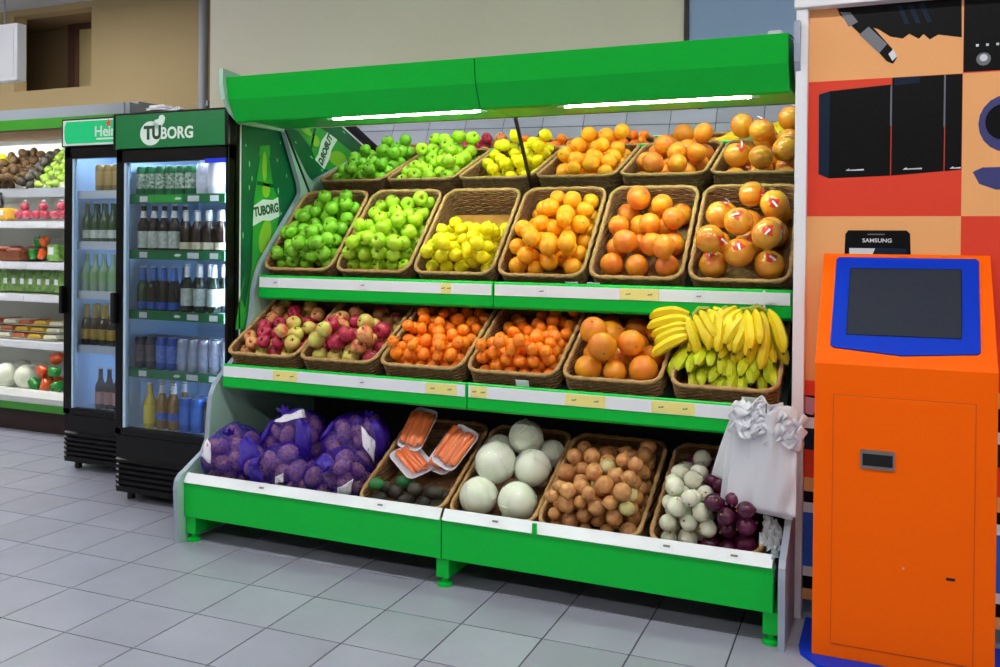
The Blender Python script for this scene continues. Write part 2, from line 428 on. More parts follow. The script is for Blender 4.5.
for k, (a, b) in enumerate(SEC):
    # base
    MB().prism([(.018, .112), (.018, .262), (.03, .268), (.05, .262), (.05, .112)], 'x', a, b).build('base_front_panel', m_green, stand, bevel=.003)
    MB().prism([(.05, .166), (.05, .18), (.62, .410), (.62, .396)], 'x', a, b).build('base_deck', m_deck, stand)
    bs = MB().prism([(.008, .266), (.034, .302), (.040, .302), (.014, .262)], 'x', a+.004, b-.004).build('ticket_strip', m_strip, stand)
    a_ = a; a = a+.026 if k == 0 else a
    # middle shelf
    MB().prism([(.236, .658), (.236, .756), (.244, .762), (.26, .756), (.26, .648), (.246, .648)], 'x', a, b).build('shelf_lip', m_green, stand, bevel=.002)
    ms = MB().box(a+.006, b-.006, .2315, .236, .704, .752).build('ticket_strip', m_strip, stand)
    MB().prism([(.26, .700), (.26, .714), (.80, .957), (.80, .943)], 'x', a, b).build('shelf_deck', m_deck, stand)
    # upper shelf
    MB().prism([(.490, 1.056), (.490, 1.158), (.498, 1.164), (.512, 1.158), (.512, 1.046), (.500, 1.046)], 'x', a, b).build('shelf_lip', m_green, stand, bevel=.002)
    us = MB().box(a+.006, b-.006, .4855, .490, 1.104, 1.152).build('ticket_strip', m_strip, stand)
    MB().prism([(.51, 1.050), (.51, 1.064), (.98, 1.473), (.98, 1.459)], 'x', a, b).build('shelf_deck', m_deck, stand)
    strips = (bs, ms, us)
    # price tags: (strip, x, width, yellow)
    for st, x, w, yel in (((2, .13, .045, 0), (2, .62, .05, 0), (2, 1.05, .05, 1), (1, .38, .13, 1), (1, .78, .045, 0), (1, 1.16, .14, 1), (0, .42, .05, 0), (0, 1.0, .06, 0)),
                          ((2, 1.50, .05, 0), (2, 1.92, .16, 1), (2, 2.16, .05, 0), (1, 1.33, .07, 1), (1, 1.78, .16, 1), (1, 2.12, .16, 1), (0, 1.50, .05, 0), (0, 2.15, .05, 0), (0, 2.38, .05, 0)))[k]:
        y0, z0, z1 = {2: (.4845, 1.107, 1.150), 1: (.2305, .707, .750), 0: (None, 0, 0)}[st]
        if y0 is not None:
            tg = MB().box(x-w/2, x+w/2, y0-.0012, y0, z0, z1).build('price_tag', m_ytag if yel else m_wtag, strips[st])
            zc = (z0+z1)/2
            for q in range(2 if yel else 1):
                ik = MB(); xc = x+(w*(.28*(2*q-1)) if yel else 0)
                ik.prism([(xc-.012, zc-.003), (xc-.004, zc+.004), (xc-.002, zc-.001), (xc+.006, zc+.005), (xc+.011, zc+.001), (xc+.003, zc-.003)], 'y', y0-.0016, y0-.0012)
                ik.build('print', m_ink, strips[st])
        else:
            tg = MB().prism([(.0145, .2755), (.0285, .2947), (.0278, .2952), (.0138, .276)], 'x', x-w/2, x+w/2).build('price_tag', m_wtag, strips[0])
            MB().prism([(.0185, .283), (.023, .289), (.0222, .2896), (.0178, .2836)], 'x', x-.012, x+.012).build('print', m_ink, strips[0])
    a = a_
    # canopy
    ca = MB().prism([(.272, 2.088), (.288, 1.984), (.338, 1.890), (.352, 1.883), (.358, 1.905), (.70, 1.898), (.74, 2.09)], 'x', a, b).build('canopy', m_greend, stand, bevel=.002)
    xa, xb_ = ((.50, 1.24), (1.62, 2.36))[k]
    MB().lathe([(.0095, xa), (.0095, xb_)], 12, (0, .42, 1.8945), 'x').build('lamp_tube', m_tube, ca, smooth=True)
    for qa, qb in ((xa-.03, xa), (xb_, xb_+.03)): MB().lathe([(.0095, qa), (.0095, qb)], 12, (0, .42, 1.8945), 'x').build('lamp_holder', m_lampcap, ca, smooth=True)
    # mirror leaning out over the baskets
    al = math.radians(34.5); my, mz = .945, 1.57
    lo, hi = -.06, .396
    P = lambda t, d=0: (my-math.sin(al)*t+math.cos(al)*d, mz+math.cos(al)*t+math.sin(al)*d)
    MB().prism([P(lo), P(hi), P(hi, .006), P(lo, .006)], 'x', a+.006, b-.004).build('mirror', m_mirror, stand)
P = lambda t, d=0: (my-math.sin(al)*t+math.cos(al)*d, mz+math.cos(al)*t+math.sin(al)*d)
MB().prism([P(lo, -.004), P(hi, -.004), P(hi, .008), P(lo, .008)], 'x', 1.267, 1.283).build('mirror_joint', m_black, stand)
MB().prism([P(lo, -.004), P(hi, -.004), P(hi, .008), P(lo, .008)], 'x', .001, .009).build('mirror_joint', m_black, stand)
for x in (.03, 1.275, 2.50):
    ft = MB().box(x-.027, x+.027, .03, .50, .035, .112).build('leg', m_green, stand, bevel=.003)
    MB().lathe([(.012, .012), (.012, .04)], 12, (x, .055, 0)).lathe([(.030, 0), (.030, .010), (.016, .018)], 16, (x, .055, 0)).build('levelling_foot', m_green, ft, smooth=True)
MB().box(1.655, 1.672, .004, .012, .262, .304).build('strip_clip', m_green, stand)

# white cable box lying on the canopy
cb = thing('cable_box', 'small white plastic box on top of the green canopy', 'box', (2.44, .5, 2.09))
MB().box(2.41, 2.465, .47, .53, 2.0915, 2.146).build('box_body', m_white, cb, bevel=.008)
MB().box(2.415, 2.46, .467, .47, 2.10, 2.12).build('box_lid', m_wtag, cb)
MB().tube([(2.465, .5, 2.12), (2.49, .5, 2.128), (2.505, .5, 2.112), (2.50, .47, 2.098)], .004, 6).build('cable', m_black, cb, smooth=True)

# ------------------------------------------------------------------ payment kiosk
kx0, kx1 = 2.632, 3.155
kiosk = thing('payment_kiosk', 'orange payment kiosk with a tilted blue-framed touch screen', 'kiosk', ((kx0+kx1)/2, .16, 0))
MB().prism([(0, .012), (0, .956), (.322, 1.305), (.326, 1.305), (.326, .012)], 'x', kx0, kx1).build('cabinet', m_orangek, kiosk, bevel=.004)
bp_ = [(kx0-.045, .05), (kx0-.035, .0), (kx0+.02, -.065), (kx0+.08, -.085), (kx1-.08, -.085), (kx1-.02, -.065), (kx1+.045, 0), (kx1+.045, .30), (kx0-.045, .30)]
MB().prism(bp_, 'z', 0, .012).build('base_plate', m_bluek, kiosk, bevel=.003)
dv = MB().box(2.69, 3.095, -.002, .002, .058, .856).build('service_door', m_orangek, kiosk, bevel=.0015)
sm = MB(); w_ = .0018
sm.box(2.688, 2.69, -.0015, 0, .056, .858).box(3.095, 3.097, -.0015, 0, .056, .858).box(2.69, 3.095, -.0015, 0, .856, .858).box(2.69, 3.095, -.0015, 0, .056, .058)
sm.build('door_gap', m_seam, dv)
MB().box(3.020, 3.045, -.0035, -.002, .312, .320).build('keyhole', m_black, dv)
MB().lathe([(.004, -.004), (.004, -.002)], 10, (2.90, 0, .33), 'y').build('lock_pin', m_peach, dv)
sl = MB().box(2.772, 2.872, -.007, -.002, .678, .690).box(2.772, 2.872, -.007, -.002, .630, .640).box(2.772, 2.778, -.007, -.002, .64, .678).box(2.866, 2.872, -.007, -.002, .64, .678).build('receipt_tray', m_steel, kiosk)
MB().box(2.778, 2.866, -.004, -.002, .64, .678).build('tray_mouth', m_black, sl)
ks = Vector((0, .6783, .7348)); kn = Vector((0, -.7348, .6783))
def K(x, s_, d): 
    v = Vector((x, 0, .956))+ks*s_+kn*d
    return (v.x, v.y, v.z)
def kprism(poly, d0, d1):
    n = len(poly); v = [K(x, s_, d0) for x, s_ in poly]+[K(x, s_, d1) for x, s_ in poly]
    f = [tuple(range(n)), tuple(range(2*n-1, n-1, -1))]+[(i, i+n, (i+1) % n+n, (i+1) % n) for i in range(n)]
    return MB().add(v, f)
bz = kprism([(2.685, .062), (2.888, .042), (3.100, .062), (3.110, .07), (3.120, .445), (3.112, .455), (2.684, .455), (2.676, .445), (2.674, .072)], -.001, .006).build('screen_bezel', m_bluek, kiosk, bevel=.002)
kprism([(2.722, .115), (3.058, .118), (3.066, .405), (2.724, .402)], .006, .0066).build('screen', m_screen, bz)
fr = MB()
for (a, b) in (((2.722, .115), (3.058, .118)), ((3.058, .118), (3.066, .405)), ((3.066, .405), (2.724, .402)), ((2.724, .402), (2.722, .115))):
    fr.tube([K(a[0], a[1], .0062), K(b[0], b[1], .0062)], .0022, 4)
fr.build('screen_frame', m_pnavy, bz)

# ------------------------------------------------------------------ stall partition with printed squares
part_ = thing('stall_partition', 'white framed stall partition with orange and peach printed squares', 'partition', (3.6, .36, 0))
MB().box(2.531, 2.572, .30, .355, 0, 2.175).build('post', m_white, part_, bevel=.003)
MB().box(2.525, 4.7, .285, .375, 2.175, 2.24).build('top_beam', m_white, part_, bevel=.004)
MB().box(2.572, 4.7, .342, .365, .06, 2.175).build('backing_board', m_white, part_)
rows = [(2.175, 1.918), (1.918, 1.437), (1.437, .848), (.848, .795)]
cols = [(2.572, 3.067), (3.067, 3.56), (3.56, 4.05), (4.05, 4.55)]
squares = {}
for ri, (z1, z0) in enumerate(rows):
    for ci, (x0, x1) in enumerate(cols):
        col = m_peach if (ri+ci) % 2 == 0 else m_red
        squares[ri, ci] = MB().box(x0, x1, .337, .342, z0, z1).build('printed_square', col, part_)
for z1, z0, mt in ((.795, .716, m_pblack), (.716, .677, m_white), (.677, .60, m_pnavy), (.60, .50, m_red), (.50, .45, m_peach), (.45, .41, m_pblack), (.41, .374, m_white), (.374, .18, m_bluebox), (.18, .145, m_white), (.145, .10, m_pblack), (.10, .06, m_peach)):
    MB().box(2.572, 4.55, .337, .342, z0, z1).build('printed_band', mt, part_)
MB().prism([(2.574, .73), (2.60, .725), (2.615, .75), (2.61, .785), (2.574, .79)], 'y', .336, .337).build('print', m_pink, part_)
def prt(par, poly, mt, d=0, name='print'):
    return MB().prism(poly, 'y', .3362-d, .3370-d).build(name, mt, par)
# black camcorder print
q = squares[0, 0]
prt(q, [(2.67, 2.174), (2.88, 2.174), (3.06, 2.174), (3.062, 2.04), (2.99, 2.055), (2.965, 2.04), (2.945, 2.06), (2.93, 2.045), (2.90, 2.065), (2.88, 2.05), (2.84, 2.06), (2.80, 2.09), (2.74, 2.11)], m_pblack)
prt(q, [(2.665, 2.174), (2.715, 2.16), (2.79, 2.09), (2.845, 2.02), (2.862, 1.985), (2.85, 1.965), (2.83, 1.975), (2.79, 2.025), (2.73, 2.09), (2.675, 2.15)], m_pblack, .0006)
prt(q, [(2.675, 2.16), (2.71, 2.155), (2.735, 2.12), (2.705, 2.105)], m_pgrey, .0012)
prt(q, [(2.74, 2.075), (2.77, 2.10), (2.83, 2.035), (2.805, 2.005)], m_pgrey, .0012)
prt(q, [(2.835, 2.0), (2.85, 2.015), (2.862, 1.99), (2.848, 1.975)], m_plight, .0012)
for a in (0, .035, .07): prt(q, [(2.86+a, 2.165), (2.875+a, 2.165), (2.90+a, 2.10), (2.885+a, 2.10)], m_pnavy, .0009)
# black speaker cabinets print
q = squares[1, 0]
prt(q, [(2.608, 1.872), (2.645, 1.882), (2.645, 1.572), (2.61, 1.588)], m_pnavy)
prt(q, [(2.645, 1.882), (2.845, 1.894), (2.845, 1.578), (2.645, 1.572)], m_pblack)
prt(q, [(2.848, 1.917), (3.012, 1.917), (3.012, 1.59), (2.848, 1.578)], m_pblack)
prt(q, [(3.015, 1.917), (3.066, 1.917), (3.066, 1.595), (3.015, 1.59)], m_pblack)
prt(q, [(2.855, 1.917), (2.935, 1.917), (2.935, 1.895), (2.855, 1.89)], m_pnavy, .0006)
prt(q, [(2.843, 1.89), (2.848, 1.89), (2.848, 1.75), (2.843, 1.75)], m_pgrey, .0006)
prt(q, [(3.010, 1.915), (3.015, 1.915), (3.015, 1.74), (3.010, 1.74)], m_pgrey, .0006)
for x in (2.70, 2.885, 3.03): prt(q, [(x, 1.598), (x+.012, 1.606), (x+.012, 1.601), (x+.06 if x < 3 else x+.034, 1.603), (x+.06 if x < 3 else x+.034, 1.598)], m_plight, .0008)
# phone print
q = squares[2, 0]
pc = [(2.700, 1.30), (2.702, 1.375), (2.712, 1.388), (2.90, 1.388), (2.911, 1.377), (2.914, 1.30), (2.914, 1.0), (2.7, 1.0)]
prt(q, pc, m_pblack)
prt(q, [(2.712, 1.30), (2.90, 1.30), (2.90, 1.325), (2.712, 1.33)], m_pnavy, .0006)
prt(q, [(2.716, 1.30), (2.79, 1.30), (2.80, 1.325), (2.716, 1.325)], m_plight, .0008)
prt(q, [(2.775, 1.376), (2.83, 1.376), (2.83, 1.372), (2.775, 1.372)], m_pgrey, .0008)
place_text('lettering', 'SAMSUNG', m_plight, q, (2.806, .3357, 1.352), (1, 0, 0), (0, 0, 1), .019, 1.1, .0004, .0003)
# cooker print and speaker print on the next squares
q = squares[0, 1]
prt(q, [(3.068, 2.174), (3.30, 2.174), (3.30, 1.922), (3.068, 1.922)], m_pblack)
for x in (3.105, 3.135, 3.165): prt(q, [(x, 2.005), (x+.008, 2.005), (x+.008, 2.013), (x, 2.013)], m_plight, .0006)
prt(q, [(3.128+.022*math.cos(a*PI/6), 1.962+.022*math.sin(a*PI/6)) for a in range(12)], m_pgrey, .0006)
prt(q, [(3.128+.012*math.cos(a*PI/6), 1.966+.012*math.sin(a*PI/6)) for a in range(12)], m_plight, .0010)
q = squares[1, 1]
m_pindigo = M('print_indigo', '#383c78', rough=.35)
prt(q, [(3.20+.085*math.cos(a*PI/10), 1.745+.095*math.sin(a*PI/10)) for a in range(20)], m_pindigo)
prt(q, [(3.19+.055*math.cos(a*PI/10), 1.75+.06*math.sin(a*PI/10)) for a in range(20)], m_pblack, .0006)
prt(q, [(3.10, 1.585), (3.13, 1.60), (3.26, 1.60), (3.26, 1.53), (3.17, 1.525), (3.12, 1.545)], m_pindigo)

# ------------------------------------------------------------------ fridges
def fridge(name, label, x0, x1, y0, depth, H, zg, shelves, mats):
    xc = (x0+x1)/2
    t = thing(name, label, 'fridge', (xc, y0+depth/2, 0))
    y1 = y0+depth; e = .035
    zb, zt = zg
    hdr = zt+.065
    MB().box(x0, x0+e, y0+.05, y1, .05, H).box(x1-e, x1, y0+.05, y1, .05, H).box(x0+e, x1-e, y1-e, y1, .05, H).box(x0+e, x1-e, y0+.05, y1, hdr, H).box(x0+e, x1-e, y0+.03, y1-e, .05, zb-.012).build('body', m_fblack, t)
    ln = MB().box(x0+e, x0+e+.006, y0+.06, y1-e, zb, hdr).box(x1-e-.006, x1-e, y0+.06, y1-e, zb, hdr).box(x0+e, x1-e, y1-e-.008, y1-e, zb, hdr).box(x0+e, x1-e, y0+.06, y1-e, hdr-.006, hdr).box(x0+e, x1-e, y0+.05, y1-e, zb-.012, zb).build('liner', m_liner, t)
    dx = .045 if mats != 'lager' else .055
    d = MB().box(x0+.005, x0+.005+dx, y0, y0+.045, zb-.03, hdr).box(x1-.005-dx*.4, x1-.005, y0, y0+.045, zb-.03, hdr).box(x0+.005, x1-.005, y0, y0+.045, zt, hdr).box(x0+.005, x1-.005, y0, y0+.045, zb-.03, zb+.006).build('door', m_fblack, t, bevel=.004)
    MB().box(x0+.005+dx, x1-.005-dx*.4, y0+.016, y0+.022, zb+.006, zt).build('door_glass', m_glass, d)
    MB().box(x0+.005+dx, x0+.02+dx, y0+.008, y0+.03, zb+.006, zt).build('gasket', m_liner, d)
    # door handle on the hinge-free side
    MB().box(x0-.004, x0+.02, y0-.028, y0, .90, 1.06).build('handle', m_black, d, bevel=.006)
    # header
    hb = MB().box(x0-.008, x1+.004, y0-.012, y0+.05, hdr, H).build('header', m_fblack, t, bevel=.008)
    # grille
    MB().box(x0+.005, x1-.005, y0+.012, y0+.03, .05, zb-.035).build('kick_panel', m_fblack2, t)
    for k in range(6): MB().prism([(y0+.012, .07+k*.027), (y0-.002, .074+k*.027), (y0-.002, .082+k*.027), (y0+.012, .090+k*.027)], 'x', x0+.015, x1-.015).build('grille_slat', m_fblack, t)
    for sx in (x0+.04, x1-.04):
        for sy in (y0+.08, y1-.06): MB().lathe([(.02, 0), (.02, .05)], 10, (sx, sy, 0)).build('foot', m_black, t)
    # inside
    MB().lathe([(.009, zb+.05), (.009, zt-.03)], 8, (x1-e-.018, y0+.075, 0)).build('lamp_tube', m_ledtube, t, smooth=True)
    MB().lathe([(.009, x0+.10), (.009, x1-.10)], 8, (0, y0+.075, hdr-.022), 'x').build('lamp_tube', m_ledtube, t, smooth=True)
    rails = []
    for z in shelves:
        s_ = MB().box(x0+e+.012, x1-e-.032, y0+.055, y1-e-.015, z-.012, z).build('shelf', m_fshelf, t)
        rl = MB().box(x0+e+.012, x1-e-.032, y0+.049, y0+.055, z-.042, z+.004).build('shelf_strip', m_fshelf if mats == 'lager' else m_strip_g, s_)
        rails.append((s_, z))
    return t, hb, rails
F1 = dict(x0=-.763, x1=-.04, y0=.352, depth=.60, H=1.962)
f1, h1, r1 = fridge('drinks_fridge', 'black glass-door drinks fridge with a dark green clown-logo header', zg=(.372, 1.715), shelves=[1.553, 1.272, .968, .672], mats='tub', **F1)
yh = F1['y0']-.012
sg = MB().box(-.745, -.055, yh-.006, yh, 1.782, 1.950).build('sign_face', m_sign, h1, bevel=.003)
blob = [(-.512+.068*math.cos(a*PI/12), 1.853+.060*math.sin(a*PI/12)) for a in range(24)]
MB().prism(blob, 'y', yh-.0075, yh-.006).build('logo_disc', m_signw, sg)
MB().prism([(-.50, 1.90), (-.485, 1.918), (-.462, 1.922), (-.455, 1.938), (-.435, 1.942), (-.42, 1.928), (-.425, 1.905), (-.44, 1.888), (-.45, 1.86), (-.47, 1.87)], 'y', yh-.0075, yh-.0062).build('logo_hat', m_signw, sg)
place_text('lettering', 'TU', m_signd, sg, (-.497, yh-.009, 1.853), (1, 0, 0), (0, 0, 1), .088, .95, .004)
place_text('lettering', 'BORG', m_signw, sg, (-.345, yh-.0085, 1.848), (1, 0, 0), (0, 0, 1), .080, .95, .0022)
MB().box(-.185, -.06, F1['y0']-.003, F1['y0'], 1.70, 1.722).build('blue_badge', m_bluelabel, f1)
for i, (s_, z) in enumerate(r1):
    yy = F1['y0']+.049
    lo_ = -.60 if i else -.60
    cards = [(-.62, .05, m_strip), (-.30, .07, m_wtag), (-.17, .05, m_strip)]
    if i == 0: MB().box(-.59, -.37, yy-.002, yy, z-.038, z).build('shelf_label', m_strip_g2, s_)
    for (cx, w, mt) in cards:
        MB().box(cx-w/2, cx+w/2, yy-.003, yy-.0005, z-.034, z-.006).build('price_card', mt, s_)
    MB().prism([(-.42, z-.02), (-.405, z-.012), (-.38, z-.014), (-.375, z-.02), (-.39, z-.026), (-.41, z-.026)], 'y', yy-.0032, yy-.0022).build('mark', m_signw, s_)
# decal on the fridge side facing the stand
xs = F1['x1']
dc = MB().box(xs, xs+.0015, .43, .945, .40, 1.935).build('side_decal', m_decal, f1)
def dpr(poly, mt, d=0, par=dc, name='print'):
    return MB().prism(poly, 'x', xs+.0015+d, xs+.0021+d).build(name, mt, par)
dpr([(.425, .40), (.435, .40), (.435, 1.935), (.425, 1.935)], m_white, name='decal_edge')
bot = [(.575, 1.80), (.652, 1.81), (.655, 1.76), (.648, 1.745), (.682, 1.60), (.722, 1.545), (.728, 1.45), (.70, 1.30), (.66, 1.10), (.61, .90), (.40, .90), (.43, 1.05), (.495, 1.23), (.525, 1.42), (.532, 1.52), (.55, 1.62), (.578, 1.742), (.57, 1.755)]
bt = dpr(bot, m_decalbottle)
def ell(cy, cz, ry, rz, sl=0, n=16): return [(cy+ry*math.cos(2*PI*q/n)+sl*math.sin(2*PI*q/n), cz+rz*math.sin(2*PI*q/n)) for q in range(n)]
dpr(ell(.612, 1.70, .018, .075, .0), m_decalhi, .0006, bt)
dpr(ell(.625, 1.585, .030, .04, 0), m_decalhi, .0006, bt)
dpr(ell(.62, 1.35, .045, .085, .02), m_decalhi, .0006, bt)
dpr(ell(.55, 1.12, .035, .12, .03), m_decalhi, .0006, bt)
dpr([(.552, 1.625), (.684, 1.615), (.686, 1.598), (.553, 1.605)], m_decaldark, .0006, bt)
dpr([(.495, 1.245), (.525, 1.42), (.52, 1.2), (.47, 1.0), (.44, 1.05)], m_decaldark, .0006, bt)
dpr([(.530, 1.50), (.600, 1.535), (.680, 1.535), (.722, 1.552), (.734, 1.455), (.66, 1.43), (.60, 1.43), (.524, 1.40)], m_signw, .0008, bt)
place_text('lettering', 'TUBORG', m_decaldark, bt, (xs+.0032, .628, 1.482), (0, .97, .16), (0, -.16, .97), .062, .78, .003, .0004)
rd = random.Random(8)
for k in range(14):
    y, z = rd.uniform(.70, .90), rd.uniform(1.45, 1.9)
    if k > 8: y = rd.uniform(.44, .52); z = rd.uniform(1.3, 1.85)
    h = rd.uniform(.012, .03)
    dpr([(y, z), (y+.006, z+h*.4), (y+.004, z+h), (y, z+h*1.2), (y-.005, z+h*.7)], m_decaldrop, 0, dc, 'drop_print')

F2 = dict(x0=-1.52, x1=-.84, y0=.695, depth=.56, H=2.012)
f2, h2, r2 = fridge('drinks_fridge', 'black glass-door drinks fridge with a bright green red-star header', zg=(.355, 1.785), shelves=[1.60, 1.31, 1.027, .715], mats='lager', **F2)
yh = F2['y0']-.012
sg = MB().box(-1.508, -.852, yh-.006, yh, 1.856, 2.0).build('sign_face', m_signw, h2, bevel=.003)
MB().prism([(-1.478, 1.868), (-.86, 1.868), (-.86, 1.992), (-1.478, 1.992), (-1.492, 1.965), (-1.496, 1.93), (-1.492, 1.895)], 'y', yh-.0075, yh-.006).build('sign_field', m_signb, sg)
star = []
for k in range(10):
    r = .026 if k % 2 == 0 else .011
    star.append((-1.155+r*math.sin(k*PI/5), 1.985-.012+r*math.cos(k*PI/5)))
MB().prism(star, 'y', yh-.0085, yh-.0075).build('star', m_star, sg)
place_text('lettering', 'Heineken', m_signw, sg, (-1.095, yh-.0085, 1.928), (1, 0, 0), (0, 0, 1), .082, 1.05, .0015)
MB().box(-1.245, -1.09, yh-.0085, yh-.0075, 1.884, 1.894).build('underline', m_signw, sg)

# crumpled paper on the fridge
cp = thing('crumpled_paper', 'crumpled white paper lying on the drinks fridge', 'paper', (-.50, .50, 1.962))
def puff(x, y, z, a, b, c, seed):
    rd = random.Random(seed); mb = MB(); v = []; n, m_ = 14, 8; f = []
    for i in range(m_+1):
        el = -PI/2+PI*i/m_
        for k in range(n):
            az = 2*PI*k/n; q = rd.uniform(.72, 1.15)
            v.append((x+a*q*math.cos(el)*math.cos(az), y+b*q*math.cos(el)*math.sin(az), max(z-c+.001, z+c*q*math.sin(el))))
    f = [(i*n+k, i*n+(k+1) % n, (i+1)*n+(k+1) % n, (i+1)*n+k) for i in range(m_) for k in range(n)]
    return mb.add(v, f)
puff(-.53, .42, 1.984, .10, .05, .022, 3).build('sheet', m_white, cp)
puff(-.44, .43, 1.978, .05, .04, .016, 4).build('scrap', m_wtag, cp)

# ------------------------------------------------------------------ chilled multideck display
cx0, cx1 = -4.6, -1.62
ch = thing('chilled_display', 'long open chilled display case with a green stripe and loaded shelves', 'display case', ((cx0+cx1)/2, 1.7, 0))
MB().box(cx0, cx1, 1.36, 2.12, 0, .2).build('plinth', m_chdark, ch)
MB().prism([(1.30, .205), (1.28, .25), (1.30, .292), (1.34, .292), (1.36, .25), (1.95, .23), (1.98, .205)], 'x', cx0, cx1-.04).build('tub', m_chwhite, ch)
MB().prism([(1.30, .155), (1.292, .205), (1.36, .205), (1.36, .155)], 'x', cx0, cx1-.04).build('green_bumper', m_chgreen, ch)
MB().box(cx0, cx1-.04, 2.0, 2.12, .2, 2.1).build('back_panel', m_chwhite, ch)
MB().prism([(1.29, .1), (1.29, .35), (1.55, .75), (1.55, 1.6), (1.28, 2.05), (1.28, 2.2), (2.12, 2.2), (2.12, .1)], 'x', cx1-.04, cx1).build('end_panel', m_chgrey, ch)
cn = MB().prism([(1.28, 2.06), (1.275, 2.13), (1.275, 2.2), (2.12, 2.2), (2.12, 2.06)], 'x', cx0, cx1-.04).build('canopy', m_chgrey, ch)
MB().prism([(1.268, 2.06), (1.268, 2.13), (1.28, 2.13), (1.28, 2.06)], 'x', cx0, cx1-.04).build('green_stripe', m_chgreen, cn)
MB().prism([(1.29, 1.995), (1.29, 2.06), (1.32, 2.06), (1.32, 1.995)], 'x', cx0, cx1-.04).build('valance', m_chwood, cn)
for y, z in ((1.36, 2.03),):
    MB().lathe([(.014, cx0+.1), (.014, cx1-.15)], 10, (0, y, z), 'x').build('lamp_tube', m_chtube, cn, smooth=True)
MB().box(cx1-.13, cx1-.045, 1.40, 2.0, 2.2, 2.225).build('end_trim', m_chgrey, ch)
CHS = [(1.443, 1.50), (1.153, 1.48), (.925, 1.46), (.60, 1.44)]
for z, y in CHS:
    s_ = MB().prism([(y, z-.02), (y, z), (2.0, z+.02), (2.0, z)], 'x', cx0+.02, cx1-.045).build('shelf', m_chwhite, ch)
    MB().prism([(y-.008, z-.045), (y-.012, z+.006), (y, z+.006), (y, z-.045)], 'x', cx0+.02, cx1-.045).build('shelf_rail', m_strip, s_)
    for k in range(8):
        xq = -3.0+k*.17
        MB().box(xq, xq+.06, y-.014, y-.0115, z-.035, z-.005).build('price_card', m_wtag, s_)
# sloping fruit rack at the top
MB().prism([(1.62, 1.625), (1.62, 1.65), (1.90, 1.969), (1.90, 1.944)], 'x', cx0+.02, cx1-.045).build('fruit_rack', m_chwhite, ch)
MB().prism([(1.60, 1.625), (1.60, 1.69), (1.61, 1.69), (1.61, 1.625)], 'x', cx0+.02, cx1-.045).build('rack_lip', m_chgrey, ch)

# ------------------------------------------------------------------ hanging sign box
hs = thing('hanging_sign', 'white box sign hanging on a cable from the ceiling', 'sign', (-1.95, .53, 2.2))
MB().box(-2.40, -1.66, .50, .56, 2.215, 2.535).build('box_body', m_white, hs, bevel=.004)
MB().box(-2.38, -1.685, .497, .50, 2.235, 2.515).build('sign_face', m_wtag, hs)
place_text('lettering', 'o', m_pblack, hs, (-1.83, .4955, 2.355), (1, 0, 0), (0, 0, 1), .11, 1, .003)
for x in (-1.80, -2.25): MB().tube([(x, .53, 2.535), (x, .53, 3.2)], .004, 6).build('cable', m_pgrey, hs)

# ------------------------------------------------------------------ baskets
def rrect(w, v0, v1, r, n=104):
    """rounded rectangle as n evenly spaced points (u,v) with outward normals"""
    segs = []
    a, b = -w/2, w/2
    pts = []
    for (cx, cy, a0) in ((b-r, v0+r, -90), (b-r, v1-r, 0), (a+r, v1-r, 90), (a+r, v0+r, 180)):
        for k in range(9):
            t = math.radians(a0+k*90/8); pts.append((cx+r*math.cos(t), cy+r*math.sin(t)))
    pts.append(pts[0])
    L = [0]
    for p, q in zip(pts[:-1], pts[1:]): L.append(L[-1]+math.dist(p, q))
    out = []
    for k in range(n):
        s = L[-1]*k/n; i = max(j for j in range(len(L)) if L[j] <= s+1e-9); i = min(i, len(pts)-2)
        t = (s-L[i])/max(1e-9, L[i+1]-L[i])
        out.append((pts[i][0]+(pts[i+1][0]-pts[i][0])*t, pts[i][1]+(pts[i+1][1]-pts[i][1])*t))
    return out
BW = .404
def basket_meshes():
    N = 104; R = 11
    bot = rrect(.376, .018, .508, .05, N); top = rrect(BW-.02, .008, .528, .055, N)
    rimw = lambda v: .076+(.137-.076)*v/.535
    v = []; f = []
    def ring(t, dn, ph):
        L = []
        for k in range(N):
            b, tp = bot[k], top[k]
            u = b[0]+(tp[0]-b[0])*t; w_ = b[1]+(tp[1]-b[1])*t
            z = rimw(tp[1])*t
            nx, ny = u, w_-.27; l = math.hypot(nx, ny)
            o = dn+ph*math.sin(2*PI*k/4+PI/4)*1.4
            L.append((u+nx/l*o, w_+ny/l*o, z))
        return L
    rings = []
    for k in range(R*2+1):
        t = k/(R*2); ph = .0042*(1 if (k//2) % 2 == 0 else -1)*(1 if k % 2 else .15)
        rings.append(ring(t, .002 if k % 2 else 0, ph))
    for k in range(R*2, -1, -1):
        t = max(k/(R*2), .02); ph = .0042*(1 if (k//2) % 2 == 0 else -1)*(1 if k % 2 else .15)
        rings.append(ring(t, -.008, ph))
    for r_ in rings: v += r_
    for i in range(len(rings)-1):
        for k in range(N): f.append((i*N+k, i*N+(k+1) % N, (i+1)*N+(k+1) % N, (i+1)*N+k))
    f.append(tuple(range(N-1, -1, -1))); e = (len(rings)-1)*N; f.append(tuple(range(e, e+N)))
    body = MB().add(v, f).mesh('basket_body', m_wicker, True)
    path = [(p[0], p[1], rimw(p[1])+.004) for p in rrect(BW-.018, .006, .530, .056, N)]
    rim = MB().tube(path, [.0085+.0016*math.sin(k*PI/2) for k in range(N)], 8, closed=True).mesh('basket_rim', m_wickerrim, True)
    return body, rim
B_BODY, B_RIM = basket_meshes()
XB = [.018+i*.4155 for i in range(7)]
